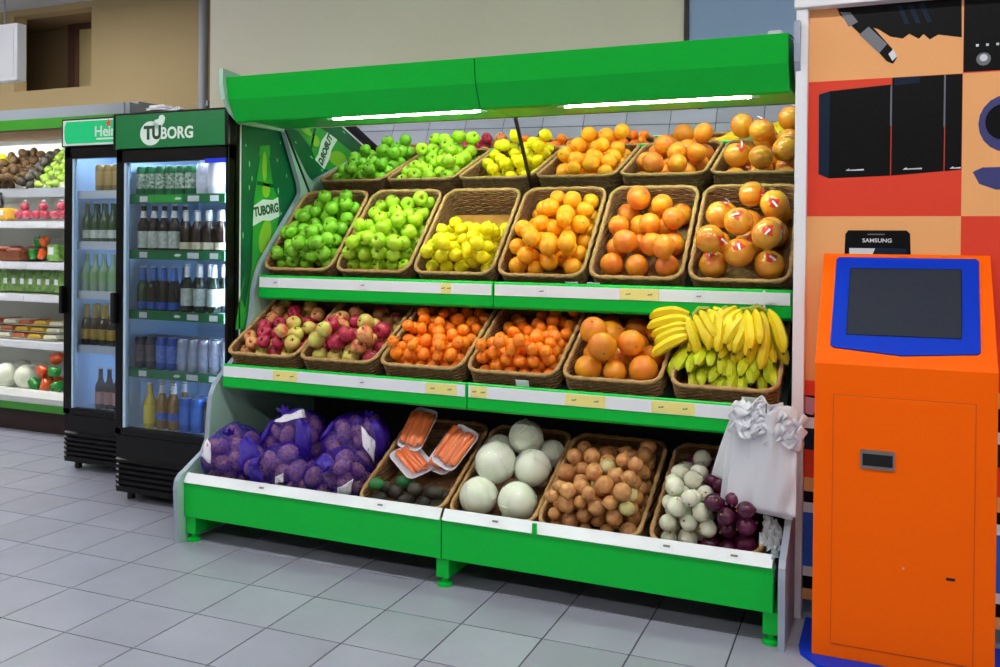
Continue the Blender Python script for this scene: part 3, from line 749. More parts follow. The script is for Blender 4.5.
def bmat(col, angle, rimfront):
    """basket frame: origin on the floor of the basket, columns u, v (up the slope), w"""
    a = math.radians(angle); c, s = math.cos(a), math.sin(a)
    V, Wn = Vector((0, c, s)), Vector((0, -s, c))
    o = Vector((0, rimfront[0], rimfront[1]))-V*.006-Wn*.078
    o.x = (XB[col]+XB[col+1])/2
    return Matrix(((1, 0, 0, o.x), (0, V.y, Wn.y, o.y), (0, V.z, Wn.z, o.z), (0, 0, 0, 1)))
TIER = {'upper': (41, (.514, 1.192)), 'middle': (24.4, (.266, .806)), 'bottom': (22, (.064, .279))}
SHIFT = {('middle', None): (-.026, 1.0), ('middle', 5): (-.012, 1.0), ('middle', 0): (-.016, 1.0), ('bottom', 3): (-.018, .92), ('bottom', 4): (-.046, 1.0), ('bottom', 5): (-.036, 1.0)}
def basket(col, tier, label, card=None):
    m = bmat(col, *TIER[tier])
    dx, sx = SHIFT.get((tier, col), SHIFT.get((tier, None), (0, 1)))
    m = Matrix.Translation((dx, 0, 0)) @ m @ Matrix.Diagonal((sx, 1, 1, 1))
    t = thing('wicker_basket', label, 'basket', (0, 0, 0)); t.matrix_world = m
    inst('basket_body', B_BODY, t); inst('basket_rim', B_RIM, t)
    if card is not None:
        cm = MB().box(card-.028, card+.028, -.012, -.0095, .030, .062).mesh('card', m_wtag)
        inst('label_card', cm, t)
    return t, m

# ------------------------------------------------------------------ loose packing of round things
def pack(radii, w0, w1, v0, v1, seed, g=(0, -.22, -1), h=.35, steps=170, push=None):
    rg = np.random.default_rng(seed); r = np.array(radii); n = len(r)
    p = np.c_[rg.uniform(w0, w1, n), rg.uniform(v0, v1, n), rg.uniform(.02, h, n)]
    g = np.array(g, float); rm = r.mean()
    S = r[:, None]+r[None, :]
    def solve():
        d = p[:, None, :]-p[None, :, :]; D = np.sqrt((d**2).sum(-1))+1e-9
        ov = np.clip(S-D, 0, None); np.fill_diagonal(ov, 0)
        p[:] += ((d/D[..., None])*(ov*.35)[..., None]).sum(1)*.9
        p[:, 0] = np.clip(p[:, 0], w0+r, w1-r); p[:, 1] = np.clip(p[:, 1], v0+r, v1-r); p[:, 2] = np.maximum(p[:, 2], r+.004)
    for k in range(steps):
        p[:] += g*rm*(.22*(1-k/steps)+.015)
        if push is not None: p[:] += push(p)*rm*.05
        for _ in range(4): solve()
    for _ in range(90): solve()
    return p
RQ = random.Random(11)
def rquat(tilt=None):
    if tilt is None:
        q = Quaternion((RQ.gauss(0, 1), RQ.gauss(0, 1), RQ.gauss(0, 1), RQ.gauss(0, 1))); return q.normalized()
    ax = Vector((RQ.gauss(0, 1), RQ.gauss(0, 1), 0)).normalized()
    return Quaternion(ax, RQ.uniform(0, tilt)) @ Quaternion((0, 0, 1), RQ.uniform(0, 2*PI))
def spawn(name, kind, loc, rot, scale, label, cat, group):
    me, kids = kind
    o = inst(name, me, None, loc, rot, scale); tag(o, label, cat, group)
    for nm, km in kids: inst(nm, km, o)
    return o
def fill(name, kind, mat4, pts, radii, label, cat, group, unit=1.0, squash=(1, 1, 1), tilt=None, lean=None):
    for p, r in zip(pts, radii):
        loc = mat4 @ Vector(p)
        q = rquat(tilt)
        if lean is not None: q = lean @ q
        k = r/unit*.93
        spawn(name, kind, loc, q, (k*squash[0]*RQ.uniform(.97, 1.04), k*squash[1]*RQ.uniform(.97, 1.04), k*squash[2]*RQ.uniform(.97, 1.03)), label, cat, group)

# ------------------------------------------------------------------ fruit shapes (unit radius)
def round_mesh(name, mat, prof, n=16, lobes=0, lobe=0.0, wob=0, seed=0):
    rd = random.Random(seed); mb = MB(); v = []; f = []
    m = len(prof)
    v.append((0, 0, prof[0][1]))
    for i in range(1, m-1):
        r, z = prof[i]
        for k in range(n):
            a = 2*PI*k/n; rr = r*(1+lobe*math.cos(lobes*a))*(1+wob*rd.uniform(-1, 1))
            v.append((rr*math.cos(a), rr*math.sin(a), z))
    v.append((0, 0, prof[-1][1])); e = len(v)-1
    for k in range(n): f.append((0, 1+(k+1) % n, 1+k))
    for i in range(m-3):
        for k in range(n):
            a = 1+i*n; b = a+n
            f.append((a+k, a+(k+1) % n, b+(k+1) % n, b+k))
    a = 1+(m-3)*n
    for k in range(n): f.append((a+k, a+(k+1) % n, e))
    mb.add(v, f); me = mb.mesh(name, mat, False)
    me.polygons.foreach_set('use_smooth', [True]*len(me.polygons))
    return me
def sph(k=9, sx=1.0, top=1.0, dim=0, bdim=0):
    out = []
    for i in range(k+1):
        a = -PI/2+PI*i/k; out.append([max(0, math.cos(a))*sx, math.sin(a)*top])
    if dim:
        out[-1][1] -= dim; out[-2][1] += dim*.06
    if bdim:
        out[0][1] += bdim
    return [tuple(p) for p in out]
APPLE = [(0, -.60), (.14, -.74), (.36, -.88), (.70, -.68), (.90, -.34), (1.0, .05), (.97, .38), (.82, .68), (.58, .88), (.36, .90), (.17, .74), (0, .45)]
def stem_mesh(name, mat, base, h, r=.05, bend=.08):
    return MB().tube([(0, 0, base), (bend*.3, 0, base+h*.5), (bend, 0, base+h)], [r, r*.7, r*1.1], 6).mesh(name, mat, True)
m_stem = M('stem', '#3c3018', rough=.8)
m_calyx = M('calyx', '#5c6a2c', rough=.8)
m_gapple = M('green_apple_skin', '#6cba18', rough=.27, spec=.5, var=.14, var_col='#82c62a', noise=(1.6, '#98cf3c', .5), sss=0)
m_yapple = M('yellow_green_apple_skin', '#97c816', rough=.28, spec=.5, var=.12, var_col='#add622', noise=(1.6, '#bcdc38', .5))
def apple_red():
    m = M('red_apple_skin', '#bf2440', rough=.26, spec=.5, var=.12, var_col='#d84a48', noise=(1.1, '#e0cf70', .75))
    return m
m_rapple = apple_red()
m_rapple2 = M('crimson_apple_skin', '#9a0f36', rough=.25, spec=.5, var=.12, var_col='#b01c3e', noise=(2.0, '#c8405a', .6))
m_yrapple = M('yellow_blushed_apple_skin', '#d2da68', rough=.28, spec=.5, var=.08, noise=(.9, '#d85a4c', .6))
m_lemon = M('lemon_skin', '#f4da06', rough=.42, spec=.3, var=.08, var_col='#dde01c', noise=(3, '#e9c80e', .4), bump=(9, .25))
m_orange = M('orange_skin', '#ffaa0c', rough=.40, spec=.45, var=.06, var_col='#fb9c10', noise=(3, '#ffb824', .5), bump=(16, .35))
m_grape = M('grapefruit_skin', '#f0a61e', rough=.3, spec=.5, var=.08, var_col='#ea921e', noise=(.8, '#e2502c', .6), bump=(16, .2))
m_pomelo = M('wrapped_citrus_skin', '#efae28', rough=.22, spec=.5, var=.06, var_col='#e69c24', noise=(.9, '#e0702a', .55), coat=.8, bump=(5, .3))
m_tang = M('tangerine_skin', '#ff880c', rough=.32, spec=.5, var=.08, var_col='#fb760c', noise=(3, '#ff961c', .5), bump=(16, .25))
m_film = film_mat('cling_film', '#f4f8ff', .10, None, rough=.08)
m_clip = M('white_clip', '#e8eef0', rough=.35)
m_redlab = M('red_sticker', '#e0301e', rough=.4)
STEM = stem_mesh('stem', m_stem, .45, .6, .075)
APP = lambda nm, mt, sd: (round_mesh(nm, mt, APPLE, 16, 5, .025, .006, sd), [('stem', STEM)])
K_GA = APP('green_apple', m_gapple, 1); K_YA = APP('yellow_green_apple', m_yapple, 2)
K_RA = APP('red_apple', m_rapple, 3); K_RA2 = APP('crimson_apple', m_rapple2, 4); K_YR = APP('blushed_apple', m_yrapple, 5)
BTN = MB().lathe([(.10, .93), (.09, .98), (.03, 1.0)], 6).mesh('stem_button', m_calyx, True)
K_LE = (round_mesh('lemon', m_lemon, [(0, -1.32), (.12, -1.26), (.22, -1.12), (.55, -.88), (.85, -.5), (.97, 0), (.88, .48), (.58, .88), (.25, 1.1), (.16, 1.2), (0, 1.22)], 14), [])
K_OR = (round_mesh('orange', m_orange, sph(10, 1, .97, .03, .05), 16, 0, 0, .008, 3), [('stem_button', BTN)])
K_TA = (round_mesh('tangerine', m_tang, sph(9, 1, .86, .05, .04), 14, 0, 0, .008, 4), [('stem_button', MB().lathe([(.12, .80), (.10, .85), (.03, .87)], 6).mesh('stem_button', m_calyx, True))])
K_GF = (round_mesh('grapefruit', m_grape, sph(11, 1, .93, .05, .04), 18, 0, 0, .006, 5), [('stem_button', MB().lathe([(.08, .86), (.07, .90), (.03, .92)], 6).mesh('stem_button', m_calyx, True))])
CLIP = MB().box(-.07, .07, -.09, .09, .95, 1.03).add([(-.06, 0, 1.02), (.06, 0, 1.02), (.10, .42, 1.10), (-.02, .44, 1.12), (-.06, 0, 1.06), (.06, 0, 1.06), (.10, .42, 1.14), (-.02, .44, 1.16)], [(0, 1, 2, 3), (7, 6, 5, 4), (0, 4, 5, 1), (1, 5, 6, 2), (2, 6, 7, 3), (3, 7, 4, 0)]).mesh('film_clip', m_clip)
def red_patch():
    mb = MB(); n = 18; rs = [.34+.10*math.sin(3*q)+.06*math.sin(7*q+1) for q in [2*PI*k/n for k in range(n)]]
    v = [(0, 0, .962)]
    for f_ in (.5, 1):
        for k in range(n):
            a = 2*PI*k/n; v.append((math.sin(rs[k]*f_)*math.cos(a)*1.02, math.sin(rs[k]*f_)*math.sin(a)*1.02, math.cos(rs[k]*f_)*.97))
    f = [(0, 1+k, 1+(k+1) % n) for k in range(n)]+[(1+k, 1+n+k, 1+n+(k+1) % n, 1+(k+1) % n) for k in range(n)]
    return mb.add(v, f).mesh('red_print', m_redlab, True)
STK = red_patch()
K_PO = (round_mesh('wrapped_pomelo', m_pomelo, sph(11, 1, .95, .02, .03), 20, 9, .012, .01, 6), [('film_clip', CLIP), ('red_print', STK)])

UP = (-.172, .172, .05, .492)
def upper(col, lab, card=None): return basket(col, 'upper', lab, card)
def rr(n, r, j, seed):
    q = random.Random(seed); return [r*q.uniform(1-j, 1+j) for _ in range(n)]

t, m = upper(0, 'wicker basket heaped with green apples on the upper shelf by the fridge')
R_ = rr(70, .0365, .07, 1); fill('green_apple', K_GA, m, pack(R_, *UP, 1, g=(0, -.03, -1)), R_, 'bright green apple in the upper basket next to the fridge', 'apple', 'green apples in the end basket', tilt=1.5, lean=Quaternion((1, 0, 0), math.radians(40)))
t, m = upper(1, 'wicker basket heaped with yellow-green apples on the upper shelf')
R_ = rr(62, .038, .08, 2); fill('yellow_green_apple', K_YA, m, pack(R_, *UP, 2, g=(0, -.03, -1)), R_, 'yellow-green apple in the upper basket beside the lemons', 'apple', 'yellow-green apples beside the lemons', tilt=1.5, lean=Quaternion((1, 0, 0), math.radians(40)))
t, m = upper(2, 'half-empty wicker basket of lemons with cardboard showing at the back')
cbm = MB().box(-.165, .165, .24, .47, .028, .034).mesh('liner', m_cardboard); inst('cardboard_liner', cbm, t)
R_ = rr(44, .0365, .07, 3); fill('lemon', K_LE, m, pack(R_, -.172, .172, .05, .40, 3, g=(0, -.45, -1)), R_, 'yellow lemon in the half-empty upper basket', 'lemon', 'lemons in the half-empty basket', squash=(.93, .93, .88))
t, m = upper(3, 'wicker basket of oranges on the upper shelf between lemons and grapefruit', .15)
R_ = rr(44, .042, .1, 4); fill('orange', K_OR, m, pack(R_, *UP, 4, g=(0, -.15, -1)), R_, 'round orange in the upper basket between lemons and grapefruit', 'orange', 'oranges in the upper basket')
t, m = upper(4, 'wicker basket of large grapefruit on the upper shelf', -.17)
R_ = rr(19, .053, .08, 5); fill('grapefruit', K_GF, m, pack(R_, *UP, 5, g=(0, -.2, -1)), R_, 'blushed grapefruit in the upper shelf basket', 'grapefruit', 'grapefruit in the upper basket')
t, m = upper(5, 'wicker basket of film-wrapped citrus on the upper shelf with a hanging tag')
R_ = rr(16, .062, .06, 6); fill('wrapped_pomelo', K_PO, m, pack(R_, *UP, 16, g=(0, -.15, -1)), R_, 'big film-wrapped pomelo with a white clip', 'pomelo', 'film-wrapped pomelos', tilt=1.4, lean=Quaternion((1, 0, 0), math.radians(60)))
# paper tag hanging from that basket
tgm = MB().prism([(-.004, -.02), (.004, -.02), (.006, -.10), (-.002, -.10)], 'y', -.001, .001).prism([(.004, -.03), (.045, -.062), (.004, -.072)], 'y', -.004, -.002).mesh('tag', m_white)
inst('hanging_tag', tgm, t, (.105, -.030, .092), Quaternion((1, 0, 0), math.radians(-41)))

MI = (-.172, .172, .05, .492)
t, m = basket(0, 'middle', 'wicker basket of mixed red apples at the middle shelf end near the fridge')
R_ = rr(52, .0365, .1, 7); P_ = pack(R_, *MI, 7, g=(0, -.12, -1))
for k in range(3):
    sel = [i for i in range(52) if (0, 1, 1, 2, 0, 1, 2)[i % 7] == k]
    fill(*(('red_apple', K_RA) if k == 0 else ('crimson_apple', K_RA2) if k == 1 else ('blushed_apple', K_YR)), m, [P_[i] for i in sel], [R_[i] for i in sel],
         ('streaked red and yellow apple', 'dark crimson apple', 'pale yellow apple with a red blush')[k]+' in the middle shelf basket nearest the fridge', 'apple', 'mixed apples in the end basket', tilt=1.5, lean=Quaternion((1, 0, 0), math.radians(40)))
t, m = basket(1, 'middle', 'wicker basket of mixed red and yellow apples beside the tangerines')
R_ = rr(46, .0385, .12, 8); P_ = pack(R_, *MI, 8, g=(0, -.12, -1))
for k in range(3):
    sel = [i for i in range(46) if (0, 1, 0, 2, 0, 1, 2)[i % 7] == k]
    fill(*(('red_apple', K_RA) if k == 0 else ('crimson_apple', K_RA2) if k == 1 else ('blushed_apple', K_YR)), m, [P_[i] for i in sel], [R_[i] for i in sel],
         ('streaked red and yellow apple', 'dark crimson apple', 'pale yellow apple with a red blush')[k]+' in the basket beside the tangerines', 'apple', 'mixed apples beside the tangerines', tilt=1.5, lean=Quaternion((1, 0, 0), math.radians(40)))
for c in (2, 3):
    t, m = basket(c, 'middle', ('wicker basket of tangerines beside the mixed apples' if c == 2 else 'wicker basket of tangerines beside the grapefruit'), None if c == 2 else .06)
    R_ = rr(96, .0305, .07, 9+c); fill('tangerine', K_TA, m, pack(R_, *MI, 9+c, g=(0, -.05, -1)), R_, 'small deep orange tangerine in the basket '+('beside the mixed apples' if c == 2 else 'beside the middle shelf grapefruit'), 'tangerine', 'tangerines beside the apples' if c == 2 else 'tangerines beside the grapefruit')
t, m = basket(4, 'middle', 'wicker basket of large blushed grapefruit beside the bananas')
R_ = rr(14, .057, .1, 20); fill('grapefruit', K_GF, m, pack(R_, *MI, 20, g=(0, -.3, -1)), R_, 'large blushed grapefruit in the middle basket beside the bananas', 'grapefruit', 'grapefruit beside the bananas')
tb, mb_ = basket(5, 'middle', 'wicker basket overflowing with bunches of bananas', .10)

# ------------------------------------------------------------------ bananas
m_banana = M('banana_skin', '#f0d01c', rough=.42, spec=.35, var=.08, var_col='#ddc91c', noise=(9, '#e0b814', .35))
m_bananag = M('greenish_banana_skin', '#c3cc1e', rough=.42, spec=.35, var=.1, var_col='#a9bf20', noise=(9, '#d8d024', .4))
m_btip = M('banana_tip', '#4a4420', rough=.8)
m_crown = M('banana_crown', '#8f9a2e', rough=.7)
def finger_mesh(name, mt, L=.175, curve=1.0, r=.0215):
    pts = []; rad = []
    R0 = L/curve; n = 11
    for i in range(n):
        t = i/(n-1); a = curve*t
        pts.append((0, R0*math.sin(a), -R0*(1-math.cos(a))))
        rad.append(r*(.42 if t < .06 else .5+.5*min(1, (t-.06)/.22) if t < .28 else 1 if t < .78 else max(.28, 1-((t-.78)/.22)**2*.75)))
    return MB().tube(pts, rad, 6).mesh(name, mt, True), pts[-1], (0, math.cos(curve), -math.sin(curve))
FMY = [finger_mesh('finger', m_banana, .175, c) for c in (.75, 1.0, 1.2)]
FMG = [finger_mesh('finger', m_bananag, .165, c) for c in (.7, .95, 1.15)]
TIPM = MB().lathe([(.0055, -.004), (.0045, .006), (.002, .009)], 6, axis='y').mesh('tip', m_btip, True)
CRM = MB().tube([(-.035, .005, 0), (0, -.012, .006), (.035, .005, 0)], [.012, .017, .012], 7).mesh('crown', m_crown, True)
def bunch(loc, rot, n, green, label, seed):
    rd = random.Random(seed)
    b = thing('banana_bunch', label, 'bananas', loc, 'banana bunches in the overflowing basket')
    b.rotation_mode = 'QUATERNION'; b.rotation_quaternion = rot
    inst('crown', CRM, b)
    for k in range(n):
        u = (k-(n-1)/2)
        me, tip, td = rd.choice(FMG if green else FMY)
        q = Quaternion((0, 0, 1), -u*.10+rd.uniform(-.05, .05)) @ Quaternion((1, 0, 0), rd.uniform(-.12, .18))
        lc = Vector((u*.0345*.8, 0, rd.uniform(-.006, .006)))
        fo = inst('finger', me, b, lc, q, rd.uniform(.92, 1.08))
        to = inst('tip', TIPM, fo, tip, Vector((0, 1, 0)).rotation_difference(Vector(td)))
def bbunch(u, v, w, yawd, pitchd, rolld, n, green, label, seed):
    """pose in the basket frame; fingers leave the crown towards -v (the front)"""
    loc = mb_ @ Vector((u*.86, v+.012, w+.012))
    rot = mb_.to_quaternion() @ Quaternion((0, 0, 1), math.radians(180+yawd)) @ Quaternion((1, 0, 0), math.radians(pitchd)) @ Quaternion((0, 1, 0), math.radians(rolld))
    bunch(loc, rot, n, green, label, seed)
LG = 'greenish banana bunch low in the overflowing basket'
LY = 'ripe yellow banana bunch piled high in the overflowing basket'
k = 0
for (u, v, w, yw, pt, rl, n, gr) in [
    (-.11, .19, .055, 10, 22, 8, 4, 1), (.0, .185, .06, -10, 20, -6, 4, 1), (.105, .19, .055, 12, 22, 0, 4, 1),
    (-.12, .22, .105, -14, 14, 12, 5, 1), (.01, .215, .11, 18, 16, -8, 4, 1), (.115, .21, .12, -8, 0, 6, 4, 1),
    (-.13, .27, .155, 18, 4, 14, 5, 0), (-.02, .27, .16, -12, 6, -8, 5, 0), (.10, .27, .165, 20, 0, 10, 4, 0),
    (-.13, .25, .24, 30, 4, 12, 5, 0), (-.02, .25, .245, 10, -2, -6, 4, 0), (.08, .25, .245, -22, 0, -12, 5, 0),
    (.12, .24, .262, 24, -12, -16, 4, 0), (.13, .20, .225, -8, -26, -16, 3, 0), (-.09, .41, .15, 5, 10, 0, 5, 0), (.08, .41, .15, -5, 10, 0, 5, 0)]:
    k += 1; bbunch(u, v, w, yw, pt, rl, n, gr, LG if gr else LY, k)
# one bunch lies across onto the grapefruit
loc = mb_ @ Vector((-.15, .23, .215)); rot = mb_.to_quaternion() @ Quaternion((0, 0, 1), math.radians(105)) @ Quaternion((1, 0, 0), math.radians(4)) @ Quaternion((0, 1, 0), math.radians(-25))
bunch(loc, rot, 5, 0, 'yellow banana bunch lying across the neighbouring grapefruit', 50)

# ------------------------------------------------------------------ bottom tier
def lumpy(name, mt, n=14, k=9, amp=.09, seed=0, sx=1, sz=1):
    rd = random.Random(seed); v = []; prof = sph(k)
    ph = [rd.uniform(0, 6) for _ in range(6)]
    me = round_mesh(name, mt, prof, n)
    for vt in me.vertices:
        c = vt.co; d = 1+amp*(math.sin(2.3*c.x+ph[0])*math.cos(2.1*c.y+ph[1])+.6*math.sin(3.7*c.z+ph[2]+c.x))
        vt.co = Vector((c.x*sx, c.y, c.z*sz))*d
    return me
m_potato = M('potato_skin', '#b4828a', rough=.5, var=.1, var_col='#bd8a80', noise=(2, '#9c6672', .5), bump=(8, .3))
m_net = film_mat('purple_net', '#3a18b0', .42, 70, rough=.45)
m_netd = M('purple_net_folded', '#3a17a6', rough=.5, noise=(30, '#20086e', .6))
m_baglabel = M('bag_label', '#e7e4f2', rough=.5)
POT = [lumpy('potato', m_potato, 14, 9, .08, s, 1.28, .9) for s in (1, 2, 3)]
mbot = bmat(0, *TIER['bottom'])
BAGS = [(-.09, .16, .09, 'purple net bag of potatoes slumped against the pale side panel'),
        (.16, .31, .15, 'purple net bag of potatoes with a broad white band on top'),
        (.22, .08, .07, 'purple net bag of potatoes in front of the broad-banded bag'),
        (.47, .32, .15, 'purple net bag of potatoes at the back beside the carrots'),
        (.54, .09, .07, 'purple net bag of potatoes in front beside the dark avocados')]
rg = random.Random(5)
NB = [24, 26, 17, 25, 16]
rad = []; own = []
for bi, n in enumerate(NB):
    for _ in range(n): rad.append(rg.uniform(.036, .045)); own.append(bi)
ctr = np.array([b[:3] for b in BAGS])[own]
def pull(p): return (ctr-p)*np.array([9, 9, 7])
def pack_bags():
    rgn = np.random.default_rng(3)
    r = np.array(rad); n = len(r)
    p = ctr+rgn.normal(0, .05, (n, 3)); S = r[:, None]+r[None, :]
    for k in range(260):
        p += (ctr-p)*.035+np.array([0, -.0004, -.0015])
        for _ in range(4):
            d = p[:, None]-p[None]; D = np.sqrt((d**2).sum(-1))+1e-9; ov = np.clip(S-D, 0, None); np.fill_diagonal(ov, 0)
            p += ((d/D[..., None])*(ov*.35)[..., None]).sum(1)*.9
            p[:, 0] = np.clip(p[:, 0], -.185+r, .60-r); p[:, 1] = np.clip(p[:, 1], .02+r, .46); p[:, 2] = np.maximum(p[:, 2], r*1.14)
    return p
pp_ = pack_bags()
for bi, (bx, by, bz_, lab) in enumerate(BAGS):
    pts = []
    for i in range(len(rad)):
        if own[i] != bi: continue
        c = mbot @ Vector(pp_[i]); q = rquat()
        o = inst('potato', POT[i % 3], None, c, q, rad[i]*.86)
        tag(o, 'pinkish potato inside the '+('net bag by the side panel', 'net bag with the broad white band', 'net bag in front of the broad-banded one', 'net bag behind the avocados', 'front net bag beside the avocados')[bi], 'potato', 'potatoes in net bag '+'ABCDE'[bi])
        for a in range(8):
            for b_ in range(-2, 3):
                t_ = b_*PI/5; s_ = a*PI/4
                pts.append(c+Vector((math.cos(s_)*math.cos(t_), math.sin(s_)*math.cos(t_), math.sin(t_)))*(rad[i]*1.2))
    cen = sum(pts, Vector())/len(pts)
    bm = bmesh.new()
    for p_ in pts: bm.verts.new(p_-cen)
    hull = bmesh.ops.convex_hull(bm, input=bm.verts)
    bmesh.ops.delete(bm, geom=list({e for e in hull['geom_interior'] if isinstance(e, bmesh.types.BMVert)}), context='VERTS')
    bmesh.ops.delete(bm, geom=[v for v in bm.verts if not v.link_faces], context='VERTS')
    bmesh.ops.subdivide_edges(bm, edges=bm.edges, cuts=1, use_grid_fill=True, smooth=.4)
    bmesh.ops.recalc_face_normals(bm, faces=bm.faces)
    bvh = BVHTree.FromBMesh(bm)
    me = bpy.data.meshes.new('net'); bm.to_mesh(me); bm.free()
    me.materials.append(m_net); me.polygons.foreach_set('use_smooth', [True]*len(me.polygons))
    bag = thing('potato_bag', lab, 'potato bag', cen, 'net bags of potatoes')
    inst('net', me, bag)
    def drape(u0, u1, w0, w1, skew, mt, name, off=.004, ang=0):
        """patch laid on the bag: directions from its centre, front upper side"""
        mb2 = MB(); N1, N2 = 10, 5
        def fn(a, b_):
            az = u0+(u1-u0)*a; el = w0+(w1-w0)*b_+skew*(a-.5)
            d = Vector((math.sin(az)*math.cos(el), -math.cos(az)*math.cos(el), math.sin(el)))
            h = bvh.ray_cast(Vector((0, 0, 0)), d)
            return tuple(h[0]+d*(off+.004*math.sin(9*a+5*b_))) if h[0] is not None else tuple(d*.1)
        mb2.grid(fn, N1, N2)
        me2 = mb2.mesh(name, mt, True); o_ = inst(name, me2, bag); md = o_.modifiers.new('thickness', 'SOLIDIFY'); md.thickness = .0015
    (lambda: None)()
    if bi == 0: drape(-.9, -.2, .1, .6, -.2, m_baglabel, 'white_band', .004); drape(.7, 1.3, .0, .9, .3, m_netd, 'folded_net')
    if bi == 1: drape(-.7, .9, .75, 1.02, .1, m_baglabel, 'white_band'); drape(-.9, 1.1, 1.02, 1.4, .1, m_netd, 'folded_net'); drape(-1.3, -.75, -.2, .7, .5, m_netd, 'folded_net'); drape(.55, 1.0, -.3, .75, -.3, m_netd, 'folded_net')
    if bi == 2: drape(-.9, -.45, -.5, .55, .3, m_netd, 'folded_net'); drape(.2, .6, -.2, .15, .2, m_baglabel, 'white_band')
    if bi == 3: drape(.75, 1.1, -.1, .5, -.5, m_baglabel, 'white_band'); drape(1.1, 1.7, -.3, .7, -.4, m_netd, 'folded_net'); drape(-1.0, -.6, .2, .8, .2, m_netd, 'folded_net')
    if bi == 4: drape(-.5, .3, .45, .9, -.3, m_netd, 'folded_net'); drape(.5, 1.0, -.5, .0, .3, m_baglabel, 'white_band')
    # knotted tail of the bag
    dirs = [(.1, -.5, .8), (-.3, -.3, 1), (-.4, -1, .45), (.5, -.2, .9), (.2, -1, .5)][bi]
    d = Vector(dirs).normalized(); h = bvh.ray_cast(Vector((0, 0, 0)), d)[0]
    side = d.orthogonal().normalized()
    tl = MB(); base = h-d*.01
    fan = []
    for k in range(9):
        a = (k/8-.5)*.9
        fan.append(base+(d*math.cos(a)+side*math.sin(a))*(.06+.012*math.sin(k*1.7))+Vector((0, 0, -.02)))
    vs = [base+side*.01, base-side*.01]+fan+[p_+Vector((0, .004, .003)) for p_ in fan]
    fc = [(0, 2+k, 3+k) for k in range(8)]+[(1, 11+k+1, 11+k) for k in range(8)]+[(2+k, 11+k, 12+k, 3+k) for k in range(8)]
    me2 = MB().add(vs, fc).mesh('tail', m_netd, True); inst('tail', me2, bag)

# basket of avocados and carrot trays
t, m = basket(2, 'bottom', 'wicker basket of dark avocados and carrot trays on the bottom tier')
m_avo = M('avocado_skin', '#2b2b2c', rough=.55, var=.2, var_col='#3a362c', noise=(2, '#4a4436', .6), bump=(12, .5))
m_avog = M('green_avocado_skin', '#1f7a3a', rough=.45, var=.1, noise=(2, '#2e5a34', .6), bump=(12, .4))
AV = (lumpy('avocado', m_avo, 14, 9, .06, 7, 1.35, .95), [('stem_button', MB().lathe([(.10, 0), (.08, .06)], 6, (1.33, 0, 0), 'x').mesh('stem_button', m_stem, True))])
AVG = (lumpy('avocado', m_avog, 14, 9, .05, 8, 1.35, .95), AV[1])
R_ = rr(13, .037, .1, 31); P_ = pack(R_, -.172, .172, .05, .24, 31, g=(0, -.4, -1))
order = sorted(range(13), key=lambda i: -P_[i][2])
for i in range(13):
    gr = i in order[:1] or i == order[4]
    spawn('avocado', AVG if gr else AV, m @ Vector(P_[i]), Quaternion((0, 0, 1), RQ.uniform(-.8, .8)) @ Quaternion((1, 0, 0), RQ.uniform(0, 3)), R_[i]*.78,
          'bright green avocado among the dark ones' if gr else 'dark rough-skinned avocado on the bottom tier', 'avocado', 'green avocados' if gr else 'dark avocados')
m_carrot = M('carrot_skin', '#f5822e', rough=.4, var=.08, var_col='#f0742c', noise=(40, '#e0641e', .4), coat=.5)
m_foam = M('foam_tray', '#dfe4f2', rough=.5)
m_wrap = film_mat('tray_film', '#eef2ff', .045, 20, rough=.06)
CAR = MB().lathe([(.002, 0), (.008, .01), (.012, .05), (.015, .10), (.0165, .15), (.015, .162), (.006, .166)], 10, axis='y').mesh('carrot', m_carrot, True)
def carrot_tray(u, v, w, rot, label, n=6):
    t = thing('carrot_tray', label, 'carrots', (0, 0, 0), 'trays of carrots on the bottom tier')
    t.matrix_world = Matrix.Translation(m @ Vector((u, v, w))) @ (m.to_quaternion() @ rot).to_matrix().to_4x4()
    ow, ol = .068, .10
    tr = MB(); lo_ = rrect(2*ow-.03, -ol+.015, ol-.015, .02, 32); hi_ = rrect(2*ow, -ol, ol, .028, 32); n_ = 32
    vs = [(a, b, 0) for a, b in lo_]+[(a, b, .02) for a, b in hi_]+[(a*.96, b*.97, .02) for a, b in hi_]+[(a*.95, b*.96, .004) for a, b in lo_]
    fc = [tuple(range(n_-1, -1, -1))]+[(i*n_+k, i*n_+(k+1) % n_, (i+1)*n_+(k+1) % n_, (i+1)*n_+k) for i in range(3) for k in range(n_)]+[tuple(range(3*n_, 4*n_))]
    inst('tray', MB().add(vs, fc).mesh('tray', m_foam, True), t)
    rd = random.Random(int(u*1000))
    for k in range(n):
        x = (k-(n-1)/2)*.021; fl = k % 2
        inst('carrot', CAR, t, (x, -.083 if not fl else .083, .021+rd.uniform(0, .008)), Quaternion((0, 0, 1), (PI if fl else 0)+rd.uniform(-.06, .06)), rd.uniform(.92, 1.02))
    inst('film', MB().grid(lambda a, b: ((a-.5)*2*ow*.98, (b-.5)*2*ol*.98, .021+.030*(math.sin(PI*min(max(a, .0), 1))**.5)*(math.sin(PI*b)**.3)), 12, 10).mesh('film', m_wrap, True), t)
Z = lambda d: Quaternion((0, 0, 1), math.radians(d))
Xq = lambda d: Quaternion((1, 0, 0), math.radians(d))
Yq = lambda d: Quaternion((0, 1, 0), math.radians(d))
carrot_tray(-.085, .40, .165, Z(-12) @ Xq(30), 'film-wrapped carrot tray leaning highest at the back of the basket')
carrot_tray(.075, .34, .10, Z(-18) @ Xq(24), 'film-wrapped carrot tray sunk between two other trays', 5)
carrot_tray(.135, .31, .155, Z(-25) @ Xq(26) @ Yq(8), 'film-wrapped carrot tray leaning on the basket side by the cabbages')
carrot_tray(-.07, .27, .085, Z(55) @ Xq(10), 'film-wrapped carrot tray lying flat over the dark avocados', 4)

